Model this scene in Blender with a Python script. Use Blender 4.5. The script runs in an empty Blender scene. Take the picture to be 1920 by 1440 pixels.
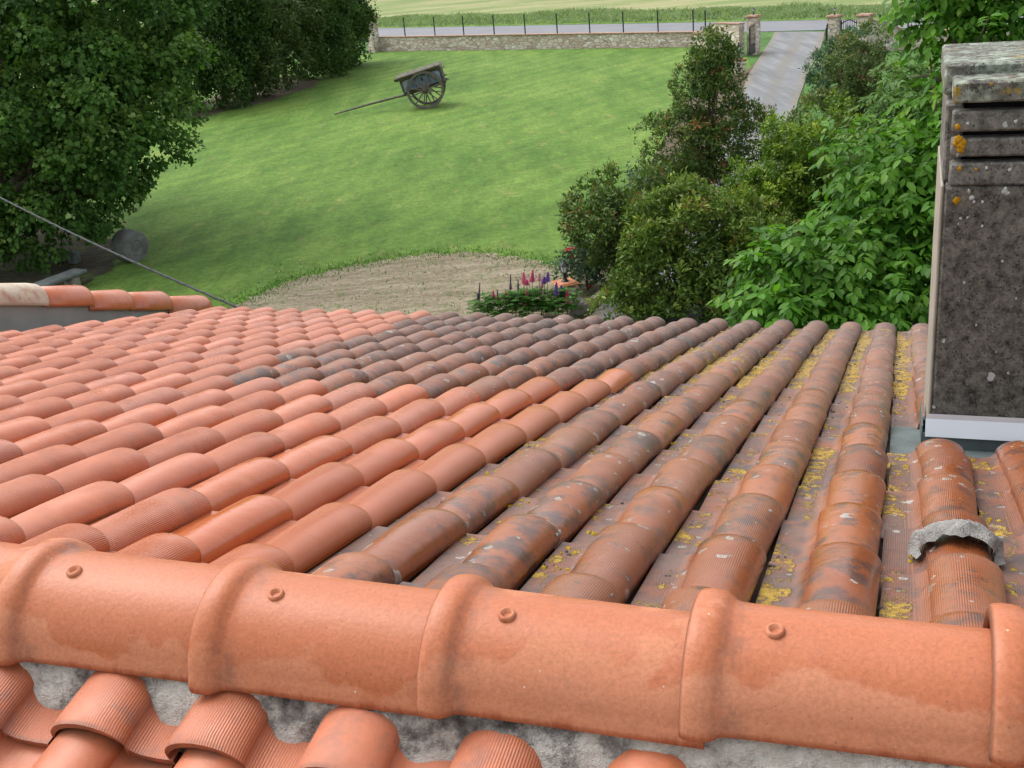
import bpy, math, random
import numpy as np
from mathutils import Vector, Matrix
random.seed(7); rng = np.random.default_rng(11)
S = bpy.context.scene
COL = S.collection
rad = math.radians

# ------------------------------------------------------------------ camera
CAM_H = 6.5
F_PX, PITCH, ROLL = 2150.03, 0.38075, -0.089537       # focal length in pixels of a 1920 px wide frame
def cam_axes():
    cp, sp = math.cos(PITCH), math.sin(PITCH)
    fw = np.array([0, cp, -sp]); up = np.array([0, sp, cp]); rt = np.array([1., 0, 0])
    c, s = math.cos(ROLL), math.sin(ROLL)
    return c*rt + s*up, -s*rt + c*up, fw
RT, UP, FW = cam_axes()
CAM = np.array([0, 0, CAM_H])
cam = bpy.data.cameras.new('camera'); co = bpy.data.objects.new('camera', cam); COL.objects.link(co)
cam.sensor_width = 36; cam.lens = 36*F_PX/1920; cam.clip_start = 0.05; cam.clip_end = 4000
co.matrix_world = Matrix([[RT[0], UP[0], -FW[0], 0], [RT[1], UP[1], -FW[1], 0], [RT[2], UP[2], -FW[2], CAM_H], [0, 0, 0, 1]])
S.camera = co

# ------------------------------------------------------------------ light
SUN_EL, SUN_AZ = rad(56), rad(-52)        # azimuth from +y towards +x
W = bpy.data.worlds.new('World'); S.world = W; W.use_nodes = True
nt = W.node_tree; nt.nodes.clear()
sky = nt.nodes.new('ShaderNodeTexSky'); sky.sky_type = 'NISHITA'; sky.sun_disc = False
sky.sun_elevation = SUN_EL; sky.sun_rotation = SUN_AZ; sky.air_density = 1.0; sky.dust_density = 4.0; sky.ozone_density = 1.0
bg = nt.nodes.new('ShaderNodeBackground'); bg.inputs['Strength'].default_value = 0.15
wo = nt.nodes.new('ShaderNodeOutputWorld'); hs = nt.nodes.new('ShaderNodeHueSaturation'); hs.inputs['Saturation'].default_value = 0.22
nt.links.new(sky.outputs[0], hs.inputs['Color']); nt.links.new(hs.outputs[0], bg.inputs[0]); nt.links.new(bg.outputs[0], wo.inputs[0])
sl = bpy.data.lights.new('sun', 'SUN'); sl.energy = 0.65; sl.angle = rad(70); sl.color = (1, 0.965, 0.91)
so = bpy.data.objects.new('sun', sl); COL.objects.link(so)
sd = Vector((math.sin(SUN_AZ)*math.cos(SUN_EL), math.cos(SUN_AZ)*math.cos(SUN_EL), math.sin(SUN_EL)))
so.rotation_euler = sd.to_track_quat('Z', 'Y').to_euler()
S.view_settings.view_transform = 'Standard'; S.view_settings.look = 'None'
S.view_settings.exposure = 1.08; S.view_settings.gamma = 1

# ------------------------------------------------------------------ place helpers: where a sight line meets the ground / a given distance
def ray(x, y): return RT*((x-960)/F_PX) + UP*((720-y)/F_PX) + FW
def gp(x, y, z=0.0):
    d = ray(x, y); s = (z-CAM_H)/d[2]; return CAM + d*s
def at(x, y, Y):
    d = ray(x, y); return CAM + d*(Y/d[1])

# ------------------------------------------------------------------ mesh builder
class MB:
    def __init__(s): s.v = []; s.f = []; s.n = 0; s.a = {}
    def add(s, V, F):
        V = np.asarray(V, float).reshape(-1, 3); b = s.n
        s.v.append(V); s.n += len(V); s.f += [tuple(b+i for i in q) for q in F]; return s
    def box(s, c, size, M=None, bev=0.0):
        hx, hy, hz = [q/2 for q in size]; P = []
        if bev <= 0:
            P = np.array([[x, y, z] for z in (-hz, hz) for y in (-hy, hy) for x in (-hx, hx)])
            Fc = [(0, 2, 3, 1), (4, 5, 7, 6), (0, 1, 5, 4), (2, 6, 7, 3), (0, 4, 6, 2), (1, 3, 7, 5)]
        else:
            b = min(bev, hx*.9, hy*.9, hz*.9); P = []; idx = {}
            for sx in (-1, 1):
                for sy in (-1, 1):
                    for sz in (-1, 1):
                        for k, q in enumerate(((hx, hy-b, hz-b), (hx-b, hy, hz-b), (hx-b, hy-b, hz))):
                            idx[sx, sy, sz, k] = len(P); P.append((sx*q[0], sy*q[1], sz*q[2]))
            P = np.array(P); Fc = []
            I = lambda x, y, z, k: idx[x, y, z, k]
            for g in (-1, 1):
                q = [I(g, -1, -1, 0), I(g, 1, -1, 0), I(g, 1, 1, 0), I(g, -1, 1, 0)]; Fc.append(q if g > 0 else q[::-1])
                q = [I(-1, g, -1, 1), I(-1, g, 1, 1), I(1, g, 1, 1), I(1, g, -1, 1)]; Fc.append(q if g > 0 else q[::-1])
                q = [I(-1, -1, g, 2), I(1, -1, g, 2), I(1, 1, g, 2), I(-1, 1, g, 2)]; Fc.append(q if g > 0 else q[::-1])
            for a_ in (-1, 1):
                for b_ in (-1, 1):
                    q = [I(a_, b_, -1, 0), I(a_, b_, -1, 1), I(a_, b_, 1, 1), I(a_, b_, 1, 0)]; Fc.append(q if a_*b_ > 0 else q[::-1])
                    q = [I(a_, -1, b_, 0), I(a_, 1, b_, 0), I(a_, 1, b_, 2), I(a_, -1, b_, 2)]; Fc.append(q if a_*b_ > 0 else q[::-1])
                    q = [I(-1, a_, b_, 1), I(-1, a_, b_, 2), I(1, a_, b_, 2), I(1, a_, b_, 1)]; Fc.append(q if a_*b_ > 0 else q[::-1])
            for sx in (-1, 1):
                for sy in (-1, 1):
                    for sz in (-1, 1):
                        q = [I(sx, sy, sz, 0), I(sx, sy, sz, 1), I(sx, sy, sz, 2)]; Fc.append(q if sx*sy*sz > 0 else q[::-1])
        if M is not None: P = P @ np.asarray(M).T
        return s.add(P + np.asarray(c, float), Fc)
    def tube(s, pts, r, n=8, caps=True):
        pts = np.asarray(pts, float); m = len(pts); r = np.full(m, r) if np.isscalar(r) else np.asarray(r, float)
        V = []; ref = np.array([0.31, 0.17, 0.93])
        for i in range(m):
            t = pts[min(i+1, m-1)] - pts[max(i-1, 0)]; t = t/np.linalg.norm(t)
            a = np.cross(t, ref); a = a/np.linalg.norm(a) if np.linalg.norm(a) > 1e-3 else np.array([1., 0, 0]); b = np.cross(t, a)
            th = np.arange(n)*2*math.pi/n
            V.append(pts[i] + r[i]*(np.cos(th)[:, None]*a + np.sin(th)[:, None]*b))
        Fc = [(i*n+j, i*n+(j+1) % n, (i+1)*n+(j+1) % n, (i+1)*n+j) for i in range(m-1) for j in range(n)]
        if caps: Fc += [tuple(range(n))[::-1], tuple((m-1)*n+j for j in range(n))]
        return s.add(np.concatenate(V), Fc)
    def lathe(s, prof, c=(0, 0, 0), n=16, M=None, sq=False):
        th = np.arange(n)*2*math.pi/n + (math.pi/n if sq else 0); V = []
        for r, z in prof: V.append(np.stack([r*np.cos(th), r*np.sin(th), np.full(n, z)], 1))
        V = np.concatenate(V); m = len(prof)
        if M is not None: V = V @ np.asarray(M).T
        Fc = [(i*n+j, i*n+(j+1) % n, (i+1)*n+(j+1) % n, (i+1)*n+j) for i in range(m-1) for j in range(n)]
        Fc += [tuple(range(n))[::-1], tuple((m-1)*n+j for j in range(n))]
        return s.add(V + np.asarray(c, float), Fc)
    def grid(s, P):     # P: (a, b, 3)
        a, b = P.shape[:2]
        return s.add(P.reshape(-1, 3), [(i*b+j, i*b+j+1, (i+1)*b+j+1, (i+1)*b+j) for i in range(a-1) for j in range(b-1)])
    def prism(s, poly, z0, z1):
        m = len(poly); V = [(x, y, z0) for x, y in poly] + [(x, y, z1) for x, y in poly]
        return s.add(V, [tuple(range(m))[::-1], tuple(range(m, 2*m))] + [(i, (i+1) % m, m+(i+1) % m, m+i) for i in range(m)])
    def build(s, name, mat, parent=None, smooth=False, angle=None):
        V = np.concatenate(s.v) if s.v else np.zeros((0, 3))
        me = bpy.data.meshes.new(name); org = np.zeros(3)
        if parent is not None:
            p = parent
            while p is not None: org = org + np.array(p.location); p = p.parent
        me.from_pydata((V-org).tolist(), [], s.f); me.update()
        for k, (arr, dom) in s.a.items():
            if arr.ndim == 2:
                uv = me.uv_layers.new(name=k); li = np.zeros(len(me.loops), int); me.loops.foreach_get('vertex_index', li)
                uv.data.foreach_set('uv', arr[li].astype(np.float32).ravel())
            else:
                at_ = me.attributes.new(k, 'FLOAT', dom); at_.data.foreach_set('value', arr.astype(np.float32))
        if mat: me.materials.append(mat)
        if smooth: me.shade_smooth()
        if angle is not None: me.shade_smooth(); me.set_sharp_from_angle(angle=rad(angle))
        o = bpy.data.objects.new(name, me); COL.objects.link(o)
        if parent is not None: o.parent = parent
        return o
def fast_mesh(name, V, F, mat, parent=None, attrs=None, smooth=False):     # V (n,3) world, F (m,k) int array
    org = np.zeros(3); p = parent
    while p is not None: org = org + np.array(p.location); p = p.parent
    me = bpy.data.meshes.new(name); k = F.shape[1]
    me.vertices.add(len(V)); me.vertices.foreach_set('co', (V-org).astype(np.float32).ravel())
    me.loops.add(F.size); me.loops.foreach_set('vertex_index', F.astype(np.int32).ravel())
    me.polygons.add(len(F)); me.polygons.foreach_set('loop_start', (np.arange(len(F))*k).astype(np.int32))
    me.update(calc_edges=True)
    for nme, arr in (attrs or {}).items():
        a = me.attributes.new(nme, 'FLOAT', 'POINT'); a.data.foreach_set('value', arr.astype(np.float32))
    if mat: me.materials.append(mat)
    if smooth: me.shade_smooth()
    o = bpy.data.objects.new(name, me); COL.objects.link(o)
    if parent is not None: o.parent = parent
    return o
def empty(name, loc):
    o = bpy.data.objects.new(name, None); COL.objects.link(o); o.location = tuple(float(q) for q in loc); o.empty_display_size = .1; return o
def tag(o, label=None, cat=None, group=None, kind=None):
    for k, q in (('label', label), ('category', cat), ('group', group), ('kind', kind)):
        if q: o[k] = q
    return o
def rotz(a): c, s = math.cos(a), math.sin(a); return np.array([[c, -s, 0], [s, c, 0], [0, 0, 1.]])
def frame(x, z):     # rotation with local x along x, z near z
    x = np.asarray(x, float); x = x/np.linalg.norm(x); y = np.cross(z, x); y = y/np.linalg.norm(y); return np.stack([x, y, np.cross(x, y)], 1)

# ------------------------------------------------------------------ material helpers
class MT:
    def __init__(s, name, rough=.8, spec=.5):
        s.m = bpy.data.materials.new(name); s.m.use_nodes = True; s.t = s.m.node_tree; s.N = s.t.nodes; s.L = s.t.links
        s.b = s.N['Principled BSDF']; s.b.inputs['Roughness'].default_value = rough; s.b.inputs['Specular IOR Level'].default_value = spec
        s._tc = None
    def tc(s, k='Object'):
        if s._tc is None: s._tc = s.N.new('ShaderNodeTexCoord')
        return s._tc.outputs[k]
    def put(s, sock, v):
        if isinstance(v, bpy.types.NodeSocket): s.L.new(v, sock)
        elif v is not None:
            if hasattr(sock.default_value, '__len__') and not hasattr(v, '__len__'): v = (v, v, v, 1)[:len(sock.default_value)]
            elif hasattr(v, '__len__') and len(sock.default_value) == 4 and len(v) == 3: v = (*v, 1)
            sock.default_value = v
    def set(s, k, v): s.put(s.b.inputs[k], v); return s
    def mapping(s, vec, scale=(1, 1, 1), rot=(0, 0, 0)):
        n = s.N.new('ShaderNodeMapping'); s.put(n.inputs['Vector'], vec); n.inputs['Scale'].default_value = scale; n.inputs['Rotation'].default_value = rot; return n.outputs[0]
    def noise(s, scale, detail=4, rough=.55, vec=None, dist=0, col=False):
        n = s.N.new('ShaderNodeTexNoise'); n.inputs['Scale'].default_value = scale; n.inputs['Detail'].default_value = detail
        n.inputs['Roughness'].default_value = rough; n.inputs['Distortion'].default_value = dist; s.put(n.inputs['Vector'], vec if vec is not None else s.tc())
        return n.outputs['Color' if col else 'Fac']
    def voro(s, scale, vec=None, feat='F1', rnd=1, out='Distance'):
        n = s.N.new('ShaderNodeTexVoronoi'); n.feature = feat; n.inputs['Scale'].default_value = scale; n.inputs['Randomness'].default_value = rnd
        s.put(n.inputs['Vector'], vec if vec is not None else s.tc()); return n.outputs[out] if out else n
    def ramp(s, fac, stops, interp='LINEAR'):
        n = s.N.new('ShaderNodeValToRGB'); s.put(n.inputs[0], fac); e = n.color_ramp.elements; n.color_ramp.interpolation = interp
        while len(e) < len(stops): e.new(.5)
        for q, (p, c) in zip(e, stops): q.position = p; q.color = (c, c, c, 1) if not hasattr(c, '__len__') else (*c, 1)
        return n.outputs[0]
    def math(s, op, a, b=None, c=None, clamp=False):
        n = s.N.new('ShaderNodeMath'); n.operation = op; n.use_clamp = clamp
        for i, q in enumerate((a, b, c)):
            if q is not None: s.put(n.inputs[i], q)
        return n.outputs[0]
    def mix(s, fac, a, b, mode='MIX'):
        n = s.N.new('ShaderNodeMix'); n.data_type = 'RGBA'; n.blend_type = mode; s.put(n.inputs[0], fac); s.put(n.inputs[6], a); s.put(n.inputs[7], b); return n.outputs[2]
    def smooth(s, v, a, b):
        n = s.N.new('ShaderNodeMapRange'); n.interpolation_type = 'SMOOTHSTEP'; s.put(n.inputs[0], v); n.inputs[1].default_value = a; n.inputs[2].default_value = b; return n.outputs[0]
    def attr(s, name, k='Fac'):
        n = s.N.new('ShaderNodeAttribute'); n.attribute_name = name; return n.outputs[k]
    def sep(s, v):
        n = s.N.new('ShaderNodeSeparateXYZ'); s.put(n.inputs[0], v); return n.outputs
    def comb(s, x, y, z):
        n = s.N.new('ShaderNodeCombineXYZ'); s.put(n.inputs[0], x); s.put(n.inputs[1], y); s.put(n.inputs[2], z); return n.outputs[0]
    def bump(s, h, strength=.3, dist=.01, prev=None):
        n = s.N.new('ShaderNodeBump'); n.inputs['Strength'].default_value = strength; n.inputs['Distance'].default_value = dist; s.put(n.inputs['Height'], h)
        if prev is not None: s.put(n.inputs['Normal'], prev)
        return n.outputs[0]

def simple(name, c, rough=.7, var=.25, scale=8, bump=.2, bd=.01, metal=0, spec=.5):
    m = MT(name, rough, spec); n = m.noise(scale, 5); c = np.array(c)
    m.set('Base Color', m.ramp(n, [(.25, tuple(c*(1-var))), (.75, tuple(np.minimum(c*(1+var), 1)))])); m.set('Metallic', metal)
    m.set('Normal', m.bump(m.noise(scale*6, 3), bump, bd)); return m.m

def grass_mat(name, dark, mid, light, dry):
    m = MT(name, .9, .2); o = m.tc()
    st = m.mapping(o, (1, .22, 1), (0, 0, rad(-38)))
    a = m.noise(1.1, 5, .6, st); b = m.noise(.16, 3, .5); c = m.noise(7, 5, .7, m.mapping(o, (1, .6, 1))); fine = m.noise(26, 4, .8)
    col = m.ramp(m.math('ADD', m.math('MULTIPLY', a, .55), m.math('MULTIPLY', b, .45)), [(.38, dark), (.5, mid), (.62, light)])
    g_ = gp(1200, 110) - gp(900, 190); ang = math.atan2(g_[1], g_[0]); sx = m.sep(m.mapping(o, (1, 1, 1), (0, 0, -ang)))[1]
    wob = m.math('ADD', sx, m.math('MULTIPLY', m.noise(.35, 3), 1.2)); stripe = m.math('SINE', m.math('MULTIPLY', wob, 2*math.pi/1.15)); stripe = m.math('MULTIPLY', stripe, m.smooth(m.noise(.5, 4, .6), .35, .65))
    col = m.mix(1, col, m.ramp(m.math('ADD', m.math('MULTIPLY', stripe, .5), .5), [(0, .86), (1, 1.14)]), 'MULTIPLY'); col = m.mix(1, col, m.ramp(m.noise(2.6, 6, .75), [(.34, .84), (.5, 1), (.66, 1.14)]), 'MULTIPLY')
    dr = m.smooth(m.noise(1.7, 6, .65, m.mapping(o, (1, .35, 1), (0, 0, rad(-38)))), .56, .74)
    col = m.mix(m.math('MULTIPLY', dr, .60), col, dry)
    col = m.mix(1, col, m.ramp(m.math('ADD', m.math('MULTIPLY', c, .5), m.math('MULTIPLY', fine, .5)), [(.32, .50), (.5, 1), (.68, 1.55)]), 'MULTIPLY')
    m.set('Base Color', col)
    m.set('Normal', m.bump(m.math('ADD', m.noise(30, 4, .8), m.math('MULTIPLY', c, .8)), .7, .05)); return m.m
M_LAWN = grass_mat('lawn_grass', (.066, .140, .020), (.100, .186, .029), (.138, .222, .040), (.26, .245, .085))
M_GROUND = grass_mat('ground_grass', (.05, .12, .025), (.07, .16, .035), (.09, .18, .05), (.2, .2, .09))

def soil_mat(name, c1, c2, c3, grass=0.0):
    m = MT(name, .95, .15); a = m.noise(1.6, 7, .72, m.mapping(m.tc(), (.45, 1.6, 1), (0, 0, rad(20)))); b = m.noise(11, 6, .75)
    col = m.ramp(m.math('ADD', m.math('MULTIPLY', a, .5), m.math('MULTIPLY', b, .5)), [(.36, c1), (.5, c2), (.64, c3)])
    sp = m.smooth(m.voro(16), .16, .10); col = m.mix(m.math('MULTIPLY', sp, m.smooth(m.noise(5, 2), .55, .65)), col, (.55, .5, .42))
    if grass: col = m.mix(m.math('MULTIPLY', m.smooth(m.noise(3.3, 6, .7), .50, .66), grass), col, (.10, .17, .04))
    m.set('Base Color', col); m.set('Normal', m.bump(m.math('ADD', b, m.noise(40, 4)), .8, .06)); return m.m
M_SOIL = soil_mat('dry_soil', (.125, .10, .066), (.27, .225, .155), (.42, .365, .27), .5)
M_BED = soil_mat('bed_soil', (.07, .05, .035), (.13, .10, .07), (.22, .17, .12), .25)
M_MULCH = soil_mat('mulch', (.075, .058, .042), (.13, .102, .076), (.21, .17, .13), .15)

def drive_mat():
    m = MT('gravel_drive', .9, .3); x = m.sep(m.tc('UV'))[0]; o = m.N.new('ShaderNodeTexCoord').outputs['Object']; a = m.noise(2.0, 7, .72, m.mapping(o, (1, .10, 1), (0, 0, rad(16)))); b = m.noise(26, 5, .75, o)
    mid = m.math('MULTIPLY', m.smooth(m.math('ABSOLUTE', m.math('SUBTRACT', x, .52)), .17, .03), m.smooth(a, .36, .6))
    col = m.ramp(m.math('ADD', m.math('MULTIPLY', a, .6), m.math('MULTIPLY', b, .4)), [(.32, (.09, .094, .098)), (.5, (.165, .172, .178)), (.68, (.28, .286, .29))])
    col = m.mix(m.math('MULTIPLY', mid, .6), col, (.165, .145, .11))
    edge = m.smooth(m.math('ADD', m.math('ABSOLUTE', m.math('SUBTRACT', x, .5)), m.math('MULTIPLY', m.math('SUBTRACT', m.noise(1.6, 5, .7, o), .5), .75)), .34, .50)
    col = m.mix(m.math('MULTIPLY', edge, .8), col, (.19, .165, .125)); m.set('Base Color', col); m.set('Normal', m.bump(b, .6, .03)); return m.m
M_DRIVE = drive_mat()
def asphalt():
    m = MT('asphalt', .8, .4); a = m.noise(.5, 5, .6); b = m.noise(20, 4, .7)
    m.set('Base Color', m.ramp(m.math('ADD', m.math('MULTIPLY', a, .5), m.math('MULTIPLY', b, .5)), [(.3, (.12, .125, .14)), (.7, (.19, .195, .21))])); return m.m
M_ROAD = asphalt()
def field_mat():
    m = MT('field_crop', .95, .1); o = m.tc(); a = m.noise(.09, 5, .6, m.mapping(o, (1, 3.5, 1), (0, 0, rad(18)))); b = m.noise(1.5, 6, .7, m.mapping(o, (1, 3, 1), (0, 0, rad(18))))
    col = m.ramp(m.math('ADD', m.math('MULTIPLY', a, .6), m.math('MULTIPLY', b, .4)), [(.36, (.11, .17, .055)), (.47, (.17, .215, .08)), (.56, (.26, .26, .13)), (.68, (.33, .29, .19))])
    m.set('Base Color', col); return m.m
M_FIELD = field_mat()

def stone_mat():
    m = MT('field_stone', .9, .2); v = m.mapping(m.tc(), (1, 1, 1.9)); d = m.mix(.08, v, m.noise(6, 2, .5, v, col=True))
    cell = m.voro(3.6, d, out='Color'); ed = m.voro(3.6, d, 'DISTANCE_TO_EDGE'); r = m.sep(cell)
    col = m.ramp(r[0], [(.0, (.40, .32, .26)), (.3, (.58, .50, .42)), (.55, (.66, .60, .53)), (.75, (.50, .38, .31)), (1, (.74, .71, .65))])
    col = m.mix(1, col, m.ramp(m.noise(25, 4, .7), [(.3, .75), (.7, 1.3)]), 'MULTIPLY')
    col = m.mix(m.smooth(ed, .05, .012), col, (.26, .22, .18)); m.set('Base Color', col)
    m.set('Normal', m.bump(m.smooth(ed, 0, .09), .8, .03)); return m.m
M_STONE = stone_mat()
def brick_cope():
    m = MT('brick_coping', .85, .3); v = m.tc(); n = m.noise(9, 3)
    m.set('Base Color', m.ramp(n, [(.3, (.25, .14, .095)), (.5, (.33, .20, .14)), (.7, (.42, .31, .24))])); m.set('Normal', m.bump(m.noise(30, 3), .5, .01)); return m.m
M_BRICK = brick_cope()
M_IRON = simple('black_iron', (.012, .013, .015), .45, .3, 20, .1)
M_POST = simple('dark_green_post', (.008, .016, .014), .5, .2, 20, .05)
M_GLASS = MT('lantern_glass', .15); M_GLASS.set('Base Color', (.62, .66, .68)); M_GLASS = M_GLASS.m
M_LEAD = simple('lead_sheet', (.085, .108, .106), .55, .3, 9, .2)
M_ROCK = simple('grey_rock', (.25, .23, .2), .9, .4, 6, .8, .03)
M_DARKSTONE = simple('mossy_grey_stone', (.13, .135, .13), .9, .45, 5, .6, .02)
M_SLAB = simple('weathered_slab', (.12, .135, .13), .8, .4, 5, .5, .02)
M_WOOD = simple('grey_wood', (.070, .060, .046), .85, .45, 5, .5, .01)
M_WOODL = simple('pale_weathered_wood', (.125, .113, .088), .85, .5, 7, .5, .01)
M_WHEEL = simple('wheel_wood', (.135, .115, .095), .8, .35, 7, .4, .01)
def blue_mat():
    m = MT('worn_blue_paint', .7, .3); a = m.noise(4, 6, .7)
    m.set('Base Color', m.ramp(a, [(.3, (.08, .11, .17)), (.5, (.17, .22, .32)), (.62, (.28, .33, .41)), (.75, (.42, .44, .48))])); return m.m
M_BLUE = blue_mat()
M_RENDER = simple('grey_render', (.235, .25, .245), .9, .18, 3, .15, .01)
M_WALL = simple('house_render', (.5, .43, .33), .9, .12, 3, .2, .01)
M_BARK = simple('bark', (.10, .075, .055), .95, .4, 6, .9, .03)
M_CABLE = simple('black_cable', (.014, .016, .020), .75, .4, 30, .2, .003)

# ------------------------------------------------------------------ fired clay materials
def clay(kind):
    m = MT('clay_'+kind, .5, .30 if kind == 'cap' else .75); o = m.tc(); uv = m.sep(m.tc('UV')); cx, ty = uv[0], uv[1]
    rnd = m.attr('rnd'); age = m.attr('age'); gro = m.attr('groove'); pan = m.attr('pan')
    big = m.noise(2.3, 4, .6); med = m.noise(14, 6, .7); fine = m.noise(90, 4, .75)
    # combed lines that run down the tile, only on part of each face
    lines = m.math('SINE', m.math('MULTIPLY', cx, 2*math.pi/.0044))
    patch = m.smooth(m.math('ADD', m.math('MULTIPLY', m.noise(5, 3, .5), .8), m.math('MULTIPLY', gro, .6)), .50, .68)
    lmask = m.math('MULTIPLY', patch, m.math('GREATER_THAN', gro, .25))
    if kind in ('new', 'near'):
        col = m.ramp(rnd, [(0, (.40, .105, .036)), (.35, (.445, .124, .047)), (.7, (.465, .138, .060)), (1, (.43, .142, .076))])
        col = m.mix(m.math('MULTIPLY', m.smooth(big, .42, .68), .35), col, (.48, .165, .085))
        col = m.mix(1, col, m.ramp(med, [(.3, .86), (.5, 1), (.72, 1.1)]), 'MULTIPLY')
        smu = m.math('MULTIPLY', m.smooth(m.noise(9, 6, .7), .60, .74), .28); col = m.mix(smu, col, (.25, .13, .10))
        sp = m.math('MULTIPLY', m.smooth(m.voro(60), .10, .05), m.math('GREATER_THAN', m.noise(12, 2), .6)); col = m.mix(m.math('MULTIPLY', sp, .7), col, (.16, .07, .05))
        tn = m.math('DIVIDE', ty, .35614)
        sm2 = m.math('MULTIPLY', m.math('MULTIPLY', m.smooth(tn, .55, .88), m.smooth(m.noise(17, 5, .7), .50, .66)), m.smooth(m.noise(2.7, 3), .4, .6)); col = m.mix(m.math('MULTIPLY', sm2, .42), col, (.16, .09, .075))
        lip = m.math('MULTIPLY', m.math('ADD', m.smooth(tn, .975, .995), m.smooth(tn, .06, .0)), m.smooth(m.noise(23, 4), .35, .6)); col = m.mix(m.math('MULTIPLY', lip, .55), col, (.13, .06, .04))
        wetf = m.smooth(m.math('ADD', age, m.math('MULTIPLY', m.math('SUBTRACT', m.noise(6, 4, .6), .5), .9)), .35, .75); col = m.mix(m.math('MULTIPLY', wetf, .8), col, (.40, .092, .020))
        rough = m.ramp(m.noise(4.5, 4, .6), [(.38, .25), (.62, .44)]); rough = m.math('MULTIPLY', rough, m.math('SUBTRACT', 1, m.math('MULTIPLY', wetf, .4))); rough = m.math('ADD', rough, .24 if kind == 'near' else 0); ldark = .16
    elif kind == 'old':
        warm = m.ramp(rnd, [(0, (.215, .056, .014)), (.5, (.285, .080, .020)), (1, (.25, .080, .028))])
        cold = m.ramp(rnd, [(0, (.115, .066, .048)), (.5, (.160, .088, .062)), (1, (.135, .086, .066))])
        f = m.math('ADD', age, m.math('MULTIPLY', m.math('SUBTRACT', m.noise(9, 7, .75), .60), 1.9), clamp=True)
        f = m.math('MAXIMUM', f, m.math('MULTIPLY', pan, m.smooth(m.noise(8, 5, .65), .36, .58)))
        col = m.mix(f, warm, cold); col = m.mix(m.math('MULTIPLY', pan, .45), col, (.125, .058, .040))
        soot = m.smooth(m.math('ADD', med, m.math('MULTIPLY', m.noise(3.1, 3), .5)), .72, .90); col = m.mix(m.math('MULTIPLY', soot, .75), col, (.045, .035, .035))
        spk = m.math('MULTIPLY', m.smooth(m.voro(85), .22, .12), m.math('GREATER_THAN', m.noise(20, 2), .52)); col = m.mix(m.math('MULTIPLY', spk, .6), col, (.07, .045, .04))
        rough = m.ramp(m.noise(5, 4, .6), [(.38, .20), (.64, .46)]); rough = m.math('ADD', rough, m.math('MULTIPLY', m.math('MAXIMUM', age, pan), .34)); ldark = .38
    else:
        col = m.ramp(big, [(.3, (.43, .160, .080)), (.55, (.48, .195, .108)), (.75, (.51, .235, .145))])
        col = m.mix(m.math('MULTIPLY', m.smooth(med, .5, .75), .25), col, (.36, .16, .10))
        wet = m.smooth(m.math('ADD', m.math('MULTIPLY', m.noise(4.5, 5, .55), 1.1), m.math('MULTIPLY', uv[1], .36)), .80, .85)
        col = m.mix(m.math('MULTIPLY', wet, .62), col, (.37, .098, .034))
        st = m.smooth(m.noise(11, 6, .75), .64, .76); col = m.mix(m.math('MULTIPLY', st, .38), col, (.17, .09, .075))
        sp = m.math('MULTIPLY', m.smooth(m.voro(75), .10, .05), m.math('GREATER_THAN', m.noise(9, 2), .56)); col = m.mix(sp, col, (.16, .07, .05))
        wh = m.math('MULTIPLY', m.smooth(m.voro(42), .09, .04), m.math('GREATER_THAN', m.noise(7, 2), .6)); col = m.mix(m.math('MULTIPLY', wh, .7), col, (.62, .5, .45))
        gr = m.noise(170, 3, .7); col = m.mix(1, col, m.ramp(gr, [(.3, .84), (.5, 1), (.7, 1.14)]), 'MULTIPLY')
        ux = uv[0]; crease = m.math('MULTIPLY', m.smooth(ux, .022, .042), m.smooth(ux, .085, .050)); crease = m.math('MULTIPLY', crease, m.smooth(m.noise(8, 6, .72), .44, .66)); col = m.mix(m.math('MULTIPLY', crease, .68), col, (.13, .075, .06))
        jt = m.smooth(ux, -.0045, -.0095); col = m.mix(m.math('MULTIPLY', jt, .7), col, (.09, .045, .03))
        low = m.math('MULTIPLY', m.smooth(uv[1], .34, .20), m.smooth(m.noise(26, 4, .7, m.mapping(m.tc(), (1, 1, .2))), .50, .62)); col = m.mix(m.math('MULTIPLY', low, .6), col, (.30, .075, .03))
        rough = m.mix(wet, (.72,)*3, (.38,)*3); ldark = 0
    h = m.math('MULTIPLY', m.math('MULTIPLY', lines, lmask), 1.0)
    col = m.mix(m.math('MULTIPLY', lmask, m.math('MULTIPLY', m.math('SUBTRACT', 1, m.math('ADD', m.math('MULTIPLY', lines, .5), .5)), ldark)), col, (.09, .04, .03)) if ldark else col
    lich = None
    if kind == 'old':
        vec = m.mix(.012, m.mix(.035, o, m.noise(16, 3, .6, col=True)), m.noise(75, 3, .7, col=True))
        def spots(scale, rmax, thr, seedv):
            vv = m.mapping(vec, (scale,)*3); vv2 = vv; vv2 = m.mapping(vv2, (1, 1, 1)); vv2.node.inputs['Location'].default_value = (seedv*7.3, seedv*3.1, 0); n_ = m.voro(1, vv2, out=None); n_.location = (seedv, 0)
            cr = m.sep(n_.outputs['Color']); size = m.math('MULTIPLY', cr[1], rmax)
            ins = m.math('LESS_THAN', n_.outputs['Distance'], size); return m.math('MULTIPLY', ins, m.math('GREATER_THAN', cr[0], thr)), m.math('DIVIDE', n_.outputs['Distance'], m.math('MAXIMUM', size, .01))
        for sc_, rm_, th_, sd_, st_ in ((17, .36, .90, 1, .75), (34, .40, .88, 3, .7), (60, .42, .88, 4, .65)):
            g, gd = spots(sc_, rm_, th_, sd_); g = m.math('MULTIPLY', g, m.math('GREATER_THAN', m.noise(5, 4, .65), .47)); gcol = m.ramp(gd, [(0, (.26, .27, .24)), (.5, (.17, .175, .16)), (.82, (.37, .385, .345)), (1, (.30, .31, .28))])
            col = m.mix(m.math('MULTIPLY', g, st_), col, gcol)
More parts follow.
